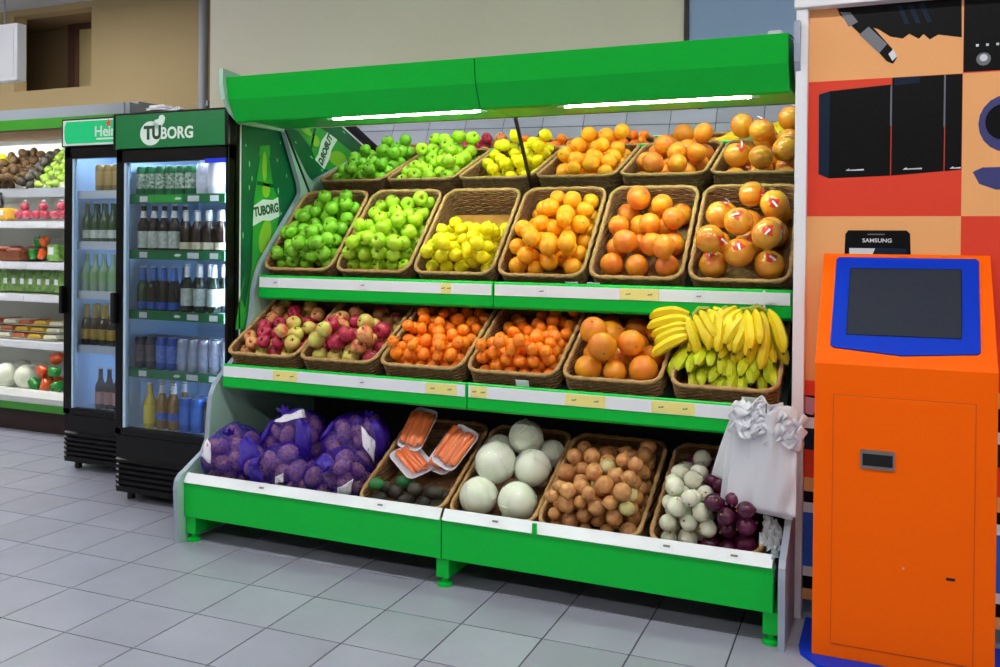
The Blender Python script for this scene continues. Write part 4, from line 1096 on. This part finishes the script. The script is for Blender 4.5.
# cabbages
t, m = basket(3, 'bottom', 'wicker basket of pale cabbages on the bottom tier')
m_cab = M('cabbage_leaf', '#eef0e0', rough=.42, var=.04, var_col='#e4ecda', noise=(1.4, '#dce6c6', .6), coat=.4, bump=(3, .25))
m_vein = M('cabbage_vein', '#eef2e0', rough=.5)
def cabbage_kind(seed):
    rd = random.Random(seed)
    body = lumpy('cabbage', m_cab, 24, 14, .025, seed)
    kids = []
    for k in range(4):
        az, el = rd.uniform(0, 6.28), rd.uniform(-.2, .6)
        def fn(a, b):
            s, t_ = (a-.5)*1.7, (b-.5)*1.9
            d = Vector((math.cos(az+s)*math.cos(el+t_*.8), math.sin(az+s)*math.cos(el+t_*.8), math.sin(el+t_*.8)))
            edge = max(abs(a-.5), abs(b-.5))*2
            return tuple(d*(1.03+.03*edge**4+.01*math.sin(14*a)*b))
        mb3 = MB().grid(fn, 8, 8)
        kids.append(('outer_leaf', mb3.mesh('outer_leaf', m_cab, True)))
        vp = [Vector(fn(.5, j/8))*1.012 for j in range(9)]
        kids.append(('leaf_vein', MB().tube(vp, [.028*(1-j/10) for j in range(9)], 5).mesh('leaf_vein', m_vein, True)))
    kids.append(('film', MB().lathe([(1.0*math.cos(a)*1.07, math.sin(a)*1.07) for a in [(-1.4+2.8*j/9) for j in range(10)]], 20).mesh('film', m_film, True)))
    return (body, kids)
CAB = [cabbage_kind(s) for s in (1, 2)]
CABL = ['white cabbage low in the basket corner by the carrot trays', 'white cabbage low at the basket front beside the onions', 'largest white cabbage perched on the front cabbages',
        'white cabbage against the basket side by the brown onions', 'white cabbage behind the largest perched one', 'white cabbage at the basket back by the carrots', 'small white cabbage at the basket back beside the onions']
for i, (u, v, w, r) in enumerate([(-.095, .115, .09, .080), (.085, .115, .09, .082), (-.06, .24, .165, .090), (.10, .265, .14, .080), (.02, .405, .185, .078), (-.115, .40, .115, .066), (.125, .42, .105, .062)]):
    spawn('cabbage', CAB[i % 2], m @ Vector((u, v, w)), rquat(), r*.90, CABL[i], 'cabbage', 'white cabbages')

# onions
m_onion = M('brown_onion_skin', '#cf9252', rough=.2, spec=.5, var=.15, var_col='#d9a566', noise=(1.6, '#b4704a', .75))
m_onionp = M('pale_onion_skin', '#d9cf96', rough=.35, spec=.5, var=.1, var_col='#c7cc7c', noise=(2, '#cdb878', .6))
m_wonion = M('white_onion_skin', '#e6e6d8', rough=.35, spec=.5, var=.05, var_col='#dfe2cc', noise=(2, '#d2d4ac', .5))
m_ronion = M('red_onion_skin', '#3c0c28', rough=.24, spec=.5, var=.25, var_col='#4e1434', noise=(1.6, '#6e2450', .6))
ON = [(0, -.88), (.12, -.90), (.38, -.86), (.72, -.64), (.94, -.28), (1.0, .06), (.92, .42), (.66, .74), (.34, .95), (.17, 1.1), (0, 1.14)]
def onion_kind(nm, mt, sd):
    return (round_mesh(nm, mt, ON, 14, 0, 0, .012, sd), [('dry_neck', MB().tube([(0, 0, 1.0), (.03, 0, 1.12), (.07, .02, 1.24)], [.13, .07, .09], 6).mesh('dry_neck', m_wickerrim, True)),
            ('root_tuft', MB().lathe([(.16, -.87), (.12, -.97), (.05, -.99)], 6).mesh('root_tuft', m_cardboard, True))])
K_BO, K_PB, K_WO, K_RO = onion_kind('brown_onion', m_onion, 1), onion_kind('pale_onion', m_onionp, 2), onion_kind('white_onion', m_wonion, 3), onion_kind('red_onion', m_ronion, 4)
t, m = basket(4, 'bottom', 'wicker basket of brown onions on the bottom tier')
q_ = random.Random(3); R_ = [q_.choice((.027, .030, .033, .037)) for _ in range(122)]; P_ = pack(R_, -.172, .172, .05, .492, 41, g=(0, -.25, -1))
pale = [i for i in range(122) if (P_[i][0] > .02 and P_[i][1] < .22 and q_.random() < .28) or q_.random() < .03]
fill('brown_onion', K_BO, m, [P_[i] for i in range(122) if i not in pale], [R_[i] for i in range(122) if i not in pale], 'brown-skinned onion in the bottom tier basket', 'onion', 'brown onions')
fill('pale_onion', K_PB, m, [P_[i] for i in pale], [R_[i] for i in pale], 'pale yellowish peeled onion among the brown onions', 'onion', 'pale onions among the brown')
t, m = basket(5, 'bottom', 'wicker basket shared by white and red onions on the bottom tier')
q_ = random.Random(6); R_ = [q_.choice((.031, .034, .038)) for _ in range(88)]; P_ = pack(R_, -.172, .172, .05, .492, 42, g=(0, -.3, -1))
wh = [i for i in range(88) if P_[i][0]+.12*(P_[i][1]-.2) < -.01 and P_[i][1] < .42]
fill('white_onion', K_WO, m, [P_[i] for i in wh], [R_[i] for i in wh], 'white-skinned onion beside the red onions', 'onion', 'white onions')
fill('red_onion', K_RO, m, [P_[i] for i in range(88) if i not in wh], [R_[i] for i in range(88) if i not in wh], 'dark purple red onion beside the white onions', 'onion', 'red onions')

# ------------------------------------------------------------------ bundle of carrier bags
m_poly = film_mat('thin_polythene', '#f6f8ff', .84, None, rough=.2)
bg = thing('plastic_bag_bundle', 'bundle of thin white plastic bags hanging at the stand end', 'plastic bags', (2.46, .12, .80))
rd = random.Random(12)
def sheet(xo0, xo1, xb0, xb1, zb0, zb1, y, seed):
    ph = random.Random(seed); a1, a2, a3 = ph.uniform(0, 6), ph.uniform(0, 6), ph.uniform(0, 6)
    def fn(u, v):
        e = v**.7
        x = (xo0+(xo1-xo0)*u)*(1-e)+(xb0+(xb1-xb0)*u)*e
        z = .775*(1-v)+(zb0+(zb1-zb0)*u)*v+.012*math.sin(7*u+a3)*(1-v)
        yy = y+.012*math.sin(7*u+a1)*(1-.75*v)+.006*math.sin(19*u+a2+4*v)*(1-v)**2+.004*math.sin(8*v+a3+5*u)+.003*math.sin(17*v*u+a1)-.02*v*(u-.4)
        return (x, yy, z)
    MB().grid(fn, 34, 26).build('bag_sheet', m_poly, bg, smooth=True, solid=.0012)
sheet(2.365, 2.53, 2.275, 2.52, .515, .44, .150, 1)
sheet(2.36, 2.55, 2.31, 2.545, .435, .40, .132, 2)
sheet(2.38, 2.56, 2.33, 2.56, .425, .405, .114, 3)
sheet(2.40, 2.57, 2.42, 2.57, .43, .42, .096, 4)
for k in range(7):
    ph = random.Random(60+k); x0, z0 = 2.40+.024*k, .80-.012*abs(k-2)
    def fn(u, v):
        return (x0+(u-.5)*.10+.01*math.sin(13*v+k), .108+.012*math.sin(12*u+k)+.008*math.sin(15*v+5*u+k)-.012*v, z0-.10*v+.014*math.sin(8*u+2*k)+.006*math.sin(14*u+k))
    MB().grid(fn, 16, 14).build('bag_ruffle', m_poly, bg, smooth=True, solid=.0012)
MB().tube([(2.47, .2275, .735), (2.47, .12, .745), (2.47, .085, .77), (2.47, .09, .795)], .003, 6).build('hook', m_steel, bg, smooth=True)
# clear film bunched at the end of the base
fb = thing('film_scrap', 'crumpled clear film stuffed beside the red onions', 'film', (2.51, .05, .27))
MB().grid(lambda u, v: (2.455+.06*u+.012*rd.random(), .03+.10*v+.012*rd.random(), .315+.075*v-.05*u*u+.03*rd.random()), 9, 9).build('film_fold', film_mat('clear_film', '#dfeaf2', .35, None, .15), fb, solid=.001)
MB().grid(lambda u, v: (2.50+.012*rd.random(), .02+.05*u+.010*rd.random(), .315-.10*v+.012*rd.random()), 5, 8).build('film_tail', film_mat('clear_film', '#dfeaf2', .35, None, .15), fb, solid=.001)

# ------------------------------------------------------------------ drinks in the fridges
def gl(name, col, rough=.12): return M(name, col, rough=rough, spec=.6, coat=.4)
g_brown, g_green, g_clear, g_gold, g_yel, g_dark = gl('brown_glass', '#1c0e08'), gl('green_glass', '#0f4a20'), gl('pale_green_glass', '#8fb59a'), gl('golden_glass', '#9a7220'), gl('yellow_glass', '#e0c414'), gl('dark_glass', '#0c0d10')
l_white, l_cream, l_blue, l_dark, l_gold, l_pink, l_green = M('label_white', '#d7dfdc', rough=.45, noise=(60, '#5f8f74', .5)), M('label_cream', '#d8d2b8', rough=.5), M('label_blue', '#2a5cc4', rough=.4), M('label_dark', '#23202a', rough=.45), M('label_gold', '#b59a3c', rough=.35, metal=.3), M('label_pink', '#b98a86', rough=.5), M('label_green', '#7fae7a', rough=.5)
def bottle_kind(nm, glass, lab, foil, cap, h=.23, r=.030, lz=(.12, .42), fz=(.70, .95)):
    P = [(r*.86, 0), (r, .012), (r, h*.50), (r*.93, h*.57), (r*.55, h*.68), (r*.42, h*.76), (r*.38, h*.95), (r*.44, h*.96), (r*.44, h*.975)]
    body = MB().lathe(P, 14).mesh(nm, glass, True)
    kids = [('label', MB().lathe([(r*1.012, h*lz[0]), (r*1.012, h*lz[1])], 14, cap=False).mesh('label', lab, True))]
    if foil: kids.append(('neck_foil', MB().lathe([(r*.60, h*fz[0]-h*.03), (r*.47, h*(fz[0]+.06)), (r*.43, h*fz[1])], 12, cap=False).mesh('neck_foil', foil, True)))
    kids.append(('cap', MB().lathe([(r*.48, h*.965), (r*.48, h*.995), (r*.40, h)], 12).mesh('cap', cap, True)))
    return body, kids
m_lid = M('can_lid', '#b9bec6', rough=.3, metal=.9)
def can_kind(nm, mt, band, h=.15, r=.031):
    body = MB().lathe([(r*.82, 0), (r, .010), (r, h*.90), (r*.84, h*.975)], 16).mesh(nm, mt, True)
    return body, [('label', MB().lathe([(r*1.01, h*.22), (r*1.01, h*.74)], 16, cap=False).mesh('label', band, True)),
                  ('lid', MB().lathe([(r*.84, h*.97), (r*.86, h*.99), (r*.80, h)], 16).mesh('lid', m_lid, True))]
c_green = can_kind('drink_can', M('can_green', '#1c6b3e', rough=.3, metal=.2), M('can_green_label', '#cfe0d4', rough=.35, noise=(70, '#12552e', .95)), .148)
c_white = can_kind('drink_can', M('can_white', '#d5d9e4', rough=.3, metal=.2), M('can_white_label', '#dfe3ee', rough=.35, noise=(50, '#a9b4cc', .5)), .155, .033)
c_wbig = can_kind('drink_can', M('can_pale', '#dcdce8', rough=.3, metal=.1), M('can_pale_label', '#e6e4ee', rough=.35), .185, .042)
c_dark = can_kind('drink_can', M('can_dark', '#3a3a4e', rough=.3, metal=.4), M('can_dark_label', '#4a4a5e', rough=.35, noise=(60, '#8a7a6a', .6)), .165, .032)
c_blue = can_kind('drink_can', M('can_blue', '#2456b8', rough=.3, metal=.3), M('can_blue_label', '#3a6cd0', rough=.35, noise=(60, '#8aa6dc', .6)), .165, .032)
c_silver = can_kind('drink_can', M('can_silver', '#a9b2c8', rough=.28, metal=.5), M('can_silver_label', '#b4bdd2', rough=.3, noise=(50, '#6a86c0', .5)), .165, .032)
c_bblue = can_kind('drink_can', M('can_bright_blue', '#1463d0', rough=.3, metal=.3), M('can_bright_blue_label', '#1f74e0', rough=.3), .170, .034)
c_gold = can_kind('drink_can', M('can_gold', '#9a8250', rough=.3, metal=.5), M('can_gold_label', '#b89e64', rough=.35), .155, .032)
m_cap = M('bottle_cap', '#c8ccd2', rough=.35, metal=.6); m_capg = M('gold_cap', '#bfa04a', rough=.35, metal=.5); m_foilw = M('foil_white', '#d6dade', rough=.35); m_foilb = M('foil_blue', '#4a72c8', rough=.35)
b_dark = bottle_kind('beer_bottle', g_brown, l_white, m_foilw, m_cap, .235, .031, (.06, .42), (.74, .86))
b_gold = bottle_kind('beer_bottle', g_brown, l_cream, m_foilw, m_cap, .205, .033, (.05, .22), (.66, .97))
b_blueg = bottle_kind('beer_bottle', g_green, l_blue, m_foilb, m_cap, .225, .031, (.04, .20), (.68, .95))
b_blued = bottle_kind('beer_bottle', g_dark, l_blue, m_foilb, m_cap, .225, .031, (.04, .20), (.68, .95))
b_wlab = bottle_kind('beer_bottle', gl('deep_green_glass', '#12261a'), l_white, m_foilw, m_cap, .24, .032, (.14, .50), (.66, .97))
b_yel = bottle_kind('soft_drink_bottle', g_yel, M('label_yellow', '#f0dc20', rough=.4), None, m_cap, .23, .032, (.1, .5))
b_am = bottle_kind('soft_drink_bottle', g_gold, l_blue, m_foilw, m_cap, .235, .031, (.20, .36), (.80, .95))
b_grn = bottle_kind('beer_bottle', g_green, l_white, None, m_cap, .23, .030, (.10, .30))
b_clr = bottle_kind('water_bottle', g_clear, l_green, None, m_cap, .22, .031, (.25, .5))
b_brn = bottle_kind('beer_bottle', g_brown, l_gold, l_gold, m_capg, .235, .031, (.15, .40), (.70, .97))
b_pnk = bottle_kind('beer_bottle', g_brown, l_pink, None, m_cap, .235, .031, (.12, .42))
def row(kind, nm, xs_, y, z, label, group, deep=1, dy=.075):
    for d_ in range(deep):
        for x in xs_:
            spawn(nm, kind, (x+.001*RQ.uniform(-1, 1), y+d_*dy+.002*RQ.uniform(-1, 1), z), Quaternion((0, 0, 1), RQ.uniform(0, 6)), 1.0, label, 'can' if 'can' in nm else 'bottle', group)
ya = F1['y0']+.096
z1, z2, z3, z4 = [z+.0005 for _, z in r1]; z5 = .3725
A_ = ' in the fridge with the clown logo'
row(c_green, 'drink_can', [-.675+.064*k for k in range(6)], ya, z1, 'green and white beer can on the top shelf'+A_, 'green cans', 2)
row(c_white, 'drink_can', [-.285], ya, z1, 'slim plain white can beside the green cans', 'slim white cans', 2)
row(c_wbig, 'drink_can', [-.20], ya, z1, 'wide pale can at the end of the top fridge shelf', 'wide pale cans')
row(b_dark, 'beer_bottle', [-.665+.068*k for k in range(4)], ya, z2, 'dark beer bottle with a large white label'+A_, 'white-label beer bottles', 2)
row(b_gold, 'beer_bottle', [-.388+.074*k for k in range(4)], ya, z2, 'dark beer bottle with a whitish foil neck'+A_, 'foil-neck beer bottles', 2)
row(b_blueg, 'beer_bottle', [-.665], ya, z3, 'green beer bottle with a blue foil neck'+A_, 'blue-neck green bottles', 2)
row(b_blued, 'beer_bottle', [-.597, -.53, -.462], ya, z3, 'dark beer bottle with a blue foil neck'+A_, 'blue-neck dark bottles', 2)
row(b_wlab, 'beer_bottle', [-.378, -.297, -.212], ya, z3, 'green beer bottle with a white neck and oval white label', 'oval-label bottles', 2)
row(c_dark, 'drink_can', [-.675, -.605], ya, z4, 'dark grey-brown can'+A_, 'dark cans', 2)
row(c_blue, 'drink_can', [-.535, -.467], ya, z4, 'mid blue can beside the silver cans', 'mid blue cans', 2)
row(c_silver, 'drink_can', [-.398+.0675*k for k in range(5)], ya, z4, 'silver-blue can'+A_, 'silver cans', 2)
row(b_yel, 'soft_drink_bottle', [-.615], ya, z5, 'bright yellow bottle on the fridge floor', 'yellow bottles', 2)
row(b_am, 'soft_drink_bottle', [-.535, -.46], ya, z5, 'golden bottle with a blue slanted label on the fridge floor', 'golden bottles', 2)
row(c_bblue, 'drink_can', [-.38, -.305], ya, z5, 'bright blue can on the fridge floor', 'bright blue cans', 2)
row(c_dark, 'drink_can', [-.23, -.155], ya, z5, 'dark can on the fridge floor beside bright blue cans', 'dark floor cans')
yb = F2['y0']+.096
w1, w2, w3, w4 = [z+.0005 for _, z in r2]; w5 = .3555
B_ = ' in the fridge with the red-star header'
row(c_gold, 'drink_can', [-1.33, -1.265, -1.20, -1.13], yb, w1, 'gold can on the top shelf'+B_, 'gold cans', 2)
row(b_grn, 'beer_bottle', [-1.435+.065*k for k in range(6)], yb, w2, 'green beer bottle with a pale label'+B_, 'green bottles', 2)
row(b_clr, 'water_bottle', [-1.435+.067*k for k in range(6)], yb, w3, 'pale clear green bottle'+B_, 'clear green bottles')
row(b_brn, 'beer_bottle', [-1.435+.066*k for k in range(5)], yb, w4, 'brown beer bottle with gold neck and label'+B_, 'gold-label bottles', 2)
row(b_pnk, 'beer_bottle', [-1.325+.066*k for k in range(4)], yb, w5, 'brown beer bottle with a pinkish label'+B_, 'pink-label bottles')

# ------------------------------------------------------------------ goods in the chilled display
m_kiwi = M('kiwi_skin', '#5a4326', rough=.8, var=.12, noise=(4, '#46331c', .5), bump=(30, .4))
m_pear = M('pear_skin', '#8fae3a', rough=.4, var=.1, var_col='#7a9c34')
m_pepr, m_pepg = M('red_pepper_skin', '#d23a1e', rough=.2, coat=.5, var=.08, var_col='#e0661e'), M('green_pepper_skin', '#1f8a34', rough=.2, coat=.5)
m_leaf = M('salad_leaf', '#3a7a20', rough=.5, var=.2, var_col='#5c962e', noise=(26, '#9cc860', .8), bump=(14, .6))
m_crate = M('brown_crate', '#7a4426', rough=.6, noise=(12, '#5a2e18', .5))
m_saus = M('cured_meat', '#8a3a2c', rough=.4, var=.15, var_col='#6e2a24', noise=(10, '#b0705a', .4))
m_packw, m_packr, m_packy = M('pale_pack', '#dfe0d0', rough=.25, noise=(7, '#c8c8a4', .5)), M('fish_pack', '#a8452c', rough=.2, noise=(6, '#c87a54', .6), coat=.5), M('cheese_pack', '#d8b03a', rough=.25, noise=(6, '#c89a2a', .5), coat=.5)
KIWI = (round_mesh('kiwi', m_kiwi, sph(8, .82, 1.15), 12), [('stem_button', MB().lathe([(.10, 1.12), (.06, 1.2)], 6).mesh('stem_button', m_stem))])
PEAR = (round_mesh('pear', m_pear, [(0, -.95), (.4, -.92), (.8, -.6), (.95, -.1), (.75, .4), (.42, .85), (.32, 1.2), (.18, 1.35), (0, 1.36)], 12), [('stem', stem_mesh('stem', m_stem, 1.3, .35))])
PEP = lambda mt, nm: (round_mesh(nm, mt, [(0, -1.0), (.3, -1.15), (.62, -1.0), (.8, -.4), (.95, .3), (.9, .75), (.6, .95), (.3, .88), (0, .8)], 16, 4, .08), [('stem', stem_mesh('stem', m_calyx, .8, .5, .11))])
K_PR, K_PG = PEP(m_pepr, 'red_pepper'), PEP(m_pepg, 'green_pepper')
rackM = Matrix(((1, 0, 0, 0), (0, math.cos(.85), -math.sin(.85), 1.62), (0, math.sin(.85), math.cos(.85), 1.656), (0, 0, 0, 1)))
def rackfill(nm, kind, n, r, x0, x1, label, cat, group, seed):
    R_ = rr(n, r, .06, seed); P_ = pack(R_, x0+.008, x1-.008, .012, .42, seed, g=(0, -.1, -1), h=.2)
    fill(nm, kind, rackM, P_, R_, label, cat, group)
rackfill('lemon', K_LE, 13, .037, -3.60, -3.36, 'yellow lemon on the rack of the chilled display', 'lemon', 'rack lemons', 81)
rackfill('kiwi', KIWI, 40, .036, -3.36, -3.02, 'brown kiwi fruit heaped on the chilled display rack', 'kiwi', 'kiwis', 82)
rackfill('avocado', AV, 13, .033, -3.02, -2.88, 'nearly black avocado on the rack beside the kiwis', 'avocado', 'rack avocados', 83)
rackfill('pear', PEAR, 20, .034, -2.88, -2.62, 'green pear on the rack beside the black avocados', 'pear', 'pears', 84)
def clbox(nm, label, cat, x, y, z, w, d, h, mt, inner=None, group=None):
    t = thing(nm, label, cat, (x, y, z), group)
    MB().box(x-w/2, x+w/2, y-d/2, y+d/2, z, z+h*.75).build('contents', mt, t, bevel=min(w, d, h)*.2)
    MB().box(x-w/2-.004, x+w/2+.004, y-d/2-.004, y+d/2+.004, z, z+h).build('film', m_wrap, t, bevel=min(w, d, h)*.2)
    MB().box(x-w*.25, x+w*.25, y-d/2-.0055, y-d/2-.0045, z+h*.3, z+h*.62).build('label_print', m_wtag, t)
zc1, zc2, zc3, zc4 = [z+.012 for z, _ in CHS]
t = thing('sauce_bottle', 'single dark bottle standing beside the yellow pack', 'bottle', (-3.19, 1.58, zc1))
MB().lathe([(.028, 0), (.03, .02), (.03, .13), (.016, .17), (.014, .19)], 12, (-3.19, 1.58, zc1)).build('bottle_body', g_dark, t, smooth=True)
MB().lathe([(.0305, .03), (.0305, .07)], 12, (-3.19, 1.58, zc1), cap=False).build('label', l_green, t, smooth=True)
MB().lathe([(.017, .188), (.017, .205)], 10, (-3.19, 1.58, zc1)).build('cap', g_dark, t)
clbox('fruit_pack', 'yellow film pack on the chilled shelf beside red apples', 'pack', -3.10, 1.58, zc1, .10, .11, .12, M('yellow_fruit', '#e0a818', rough=.4, noise=(14, '#f0c840', .6)))
for gi, gx in enumerate((-2.95, -2.765, -2.58)):
    for k, (ax, ay, az) in enumerate(((-.037, 0, .036), (.037, 0, .036), (0, .06, .036), (0, .02, .094))):
        spawn('red_apple', K_RA2, (gx+ax, 1.58+ay, zc1+az+.004), rquat(.5), .032, 'red apple in a film pack on the chilled shelf', 'apple', 'packed red apples')
    t = thing('apple_pack', 'knotted clear film pack around red apples', 'pack', (gx, 1.6, zc1), 'apple packs')
    hh = .142
    MB().lathe([(.06, .0), (.084, .015), (.086, .06), (.066, .09), (.045, .125), (.010, hh), (.022, hh+.012)], 14, (gx, 1.60, zc1+.001)).build('film', m_wrap, t, smooth=True)
    MB().lathe([(.013, hh-.004), (.013, hh+.004)], 8, (gx, 1.60, zc1)).build('tie', m_white, t)
# crate of cured meat
t = thing('meat_crate', 'brown crate of cured sausage on the chilled shelf', 'crate', (-3.06, 1.62, zc2))
for (a, b, c, d) in ((-3.25, -2.87, 1.49, 1.50), (-3.25, -2.87, 1.80, 1.81), (-3.25, -3.24, 1.50, 1.80), (-2.88, -2.87, 1.50, 1.80)):
    MB().box(a, b, c, d, zc2+.002, zc2+.065).build('crate_side', m_crate, t)
MB().box(-3.24, -2.88, 1.50, 1.80, zc2+.002, zc2+.01).build('crate_floor', m_crate, t)
SAUS = (MB().tube([(-.06, 0, 0), (-.03, .006, .004), (.03, .006, .004), (.06, 0, 0)], [.012, .02, .02, .012], 10).mesh('sausage', m_saus, True), [('string_end', MB().lathe([(.004, .055), (.006, .075)], 6, axis='x').mesh('string_end', m_cardboard))])
for k in range(16):
    spawn('sausage', SAUS, (-3.17+.11*(k % 3)+RQ.uniform(-.015, .015), 1.53+.055*(k//3 % 4)+RQ.uniform(-.01, .01), zc2+.034+.034*(k//9)+.012*(k % 2)), Quaternion((0, 0, 1), RQ.uniform(-.6, .6)), 1, 'dark cured sausage in the brown crate', 'sausage', 'sausages in the crate')
for (x, y, z, kd, nm, lb) in ((-2.81, 1.56, .045, K_PG, 'green_pepper', 'green pepper beside the sausage crate'), (-2.72, 1.56, .045, K_PR, 'red_pepper', 'orange-red pepper resting low beside the green pepper'), (-2.76, 1.64, .047, K_PG, 'green_pepper', 'green pepper behind another green pepper'), (-2.72, 1.58, .128, K_PR, 'red_pepper', 'orange-red pepper on top of the pepper pile'), (-2.80, 1.60, .128, K_PG, 'green_pepper', 'green pepper on top of the pepper pile')):
    spawn(nm, kd, (x, y, zc2+z+.006), rquat(.5), .037, lb, 'pepper', 'peppers on the chilled shelf')
clbox('herb_pack', 'leaning pale herb pack beside the peppers', 'pack', -2.61, 1.58, zc2, .10, .08, .16, m_leaf)
for k in range(9):
    x = -3.24+.085*k
    t = thing('salad_bag', 'film bag of green salad leaves on the chilled shelf', 'salad', (x, 1.60, zc3), 'salad bags')
    rd = random.Random(200+k)
    v_ = MB().grid(lambda u, v: (x-.036+.072*u, 1.56+.05*v+.02*math.sin(PI*u)+.008*rd.uniform(-1, 1), zc3+.001+.15*v+.006*rd.random()), 7, 7)
    v_.build('leaves', m_leaf, t, smooth=True, solid=.03)
    MB().box(x-.04, x+.04, 1.54, 1.66, zc3+.002, zc3+.165).build('film', m_wrap, t, bevel=.015)
    MB().box(x-.018, x+.016, 1.5375, 1.5385, zc3+.06, zc3+.10).build('label_print', m_wtag, t)
pk = [(m_packr, 'vacuum pack of red-brown smoked fish on the chilled shelf', 'fish_pack'), (m_packw, 'pale vacuum pack on the chilled shelf above the cabbages', 'pale_pack'), (m_packy, 'yellow cheese pack on the chilled shelf', 'cheese_pack')]
for k in range(5):
    for lv in range(3):
        mt, lb, nm = pk[(0, 1, 0, 2, 1)[k] if lv != 1 else (1, 0, 2, 2, 1)[k]]
        x = -3.20+.155*k; y = 1.54+.025*lv; z = zc4+.045*lv
        t = thing(nm, lb, 'pack', (x, y, z), nm.replace('_', ' ')+'s')
        MB().prism([(x-.07, z+.004), (x-.055, z+.034), (x+.05, z+.036), (x+.07, z+.008)], 'y', y-.04, y+.16).build('contents', mt, t, bevel=.008)
        MB().box(x-.075, x+.075, y-.05, y+.17, z+.001, z+.004).build('backing_card', m_packw, t)
zt_ = .262
for i, (x, y, r, z_) in enumerate(((-3.14, 1.48, .080, 0), (-2.955, 1.46, .085, 0), (-2.775, 1.48, .080, 0), (-3.04, 1.65, .080, 0), (-2.86, 1.65, .080, 0))):
    spawn('cabbage', CAB[i % 2], (x, y, zt_+r*1.08+z_), rquat(), r, 'white cabbage in the tub of the chilled display', 'cabbage', 'cabbages in the chilled tub')
for i, (x, y, z_, g_) in enumerate(((-2.62, 1.42, .0, 1), (-2.51, 1.42, 0, 0), (-2.645, 1.54, 0, 0), (-2.565, 1.44, .092, 0), (-2.40, 1.42, .0, 1), (-2.455, 1.44, .092, 1), (-2.535, 1.54, .0, 0), (-2.50, 1.50, .178, 0))):
    spawn('green_pepper' if g_ else 'red_pepper', K_PG if g_ else K_PR, (x, y, zt_+.05+z_), rquat(), .043, ('green' if g_ else 'red')+' pepper in the tub beside the white cabbages', 'pepper', 'peppers in the chilled tub')
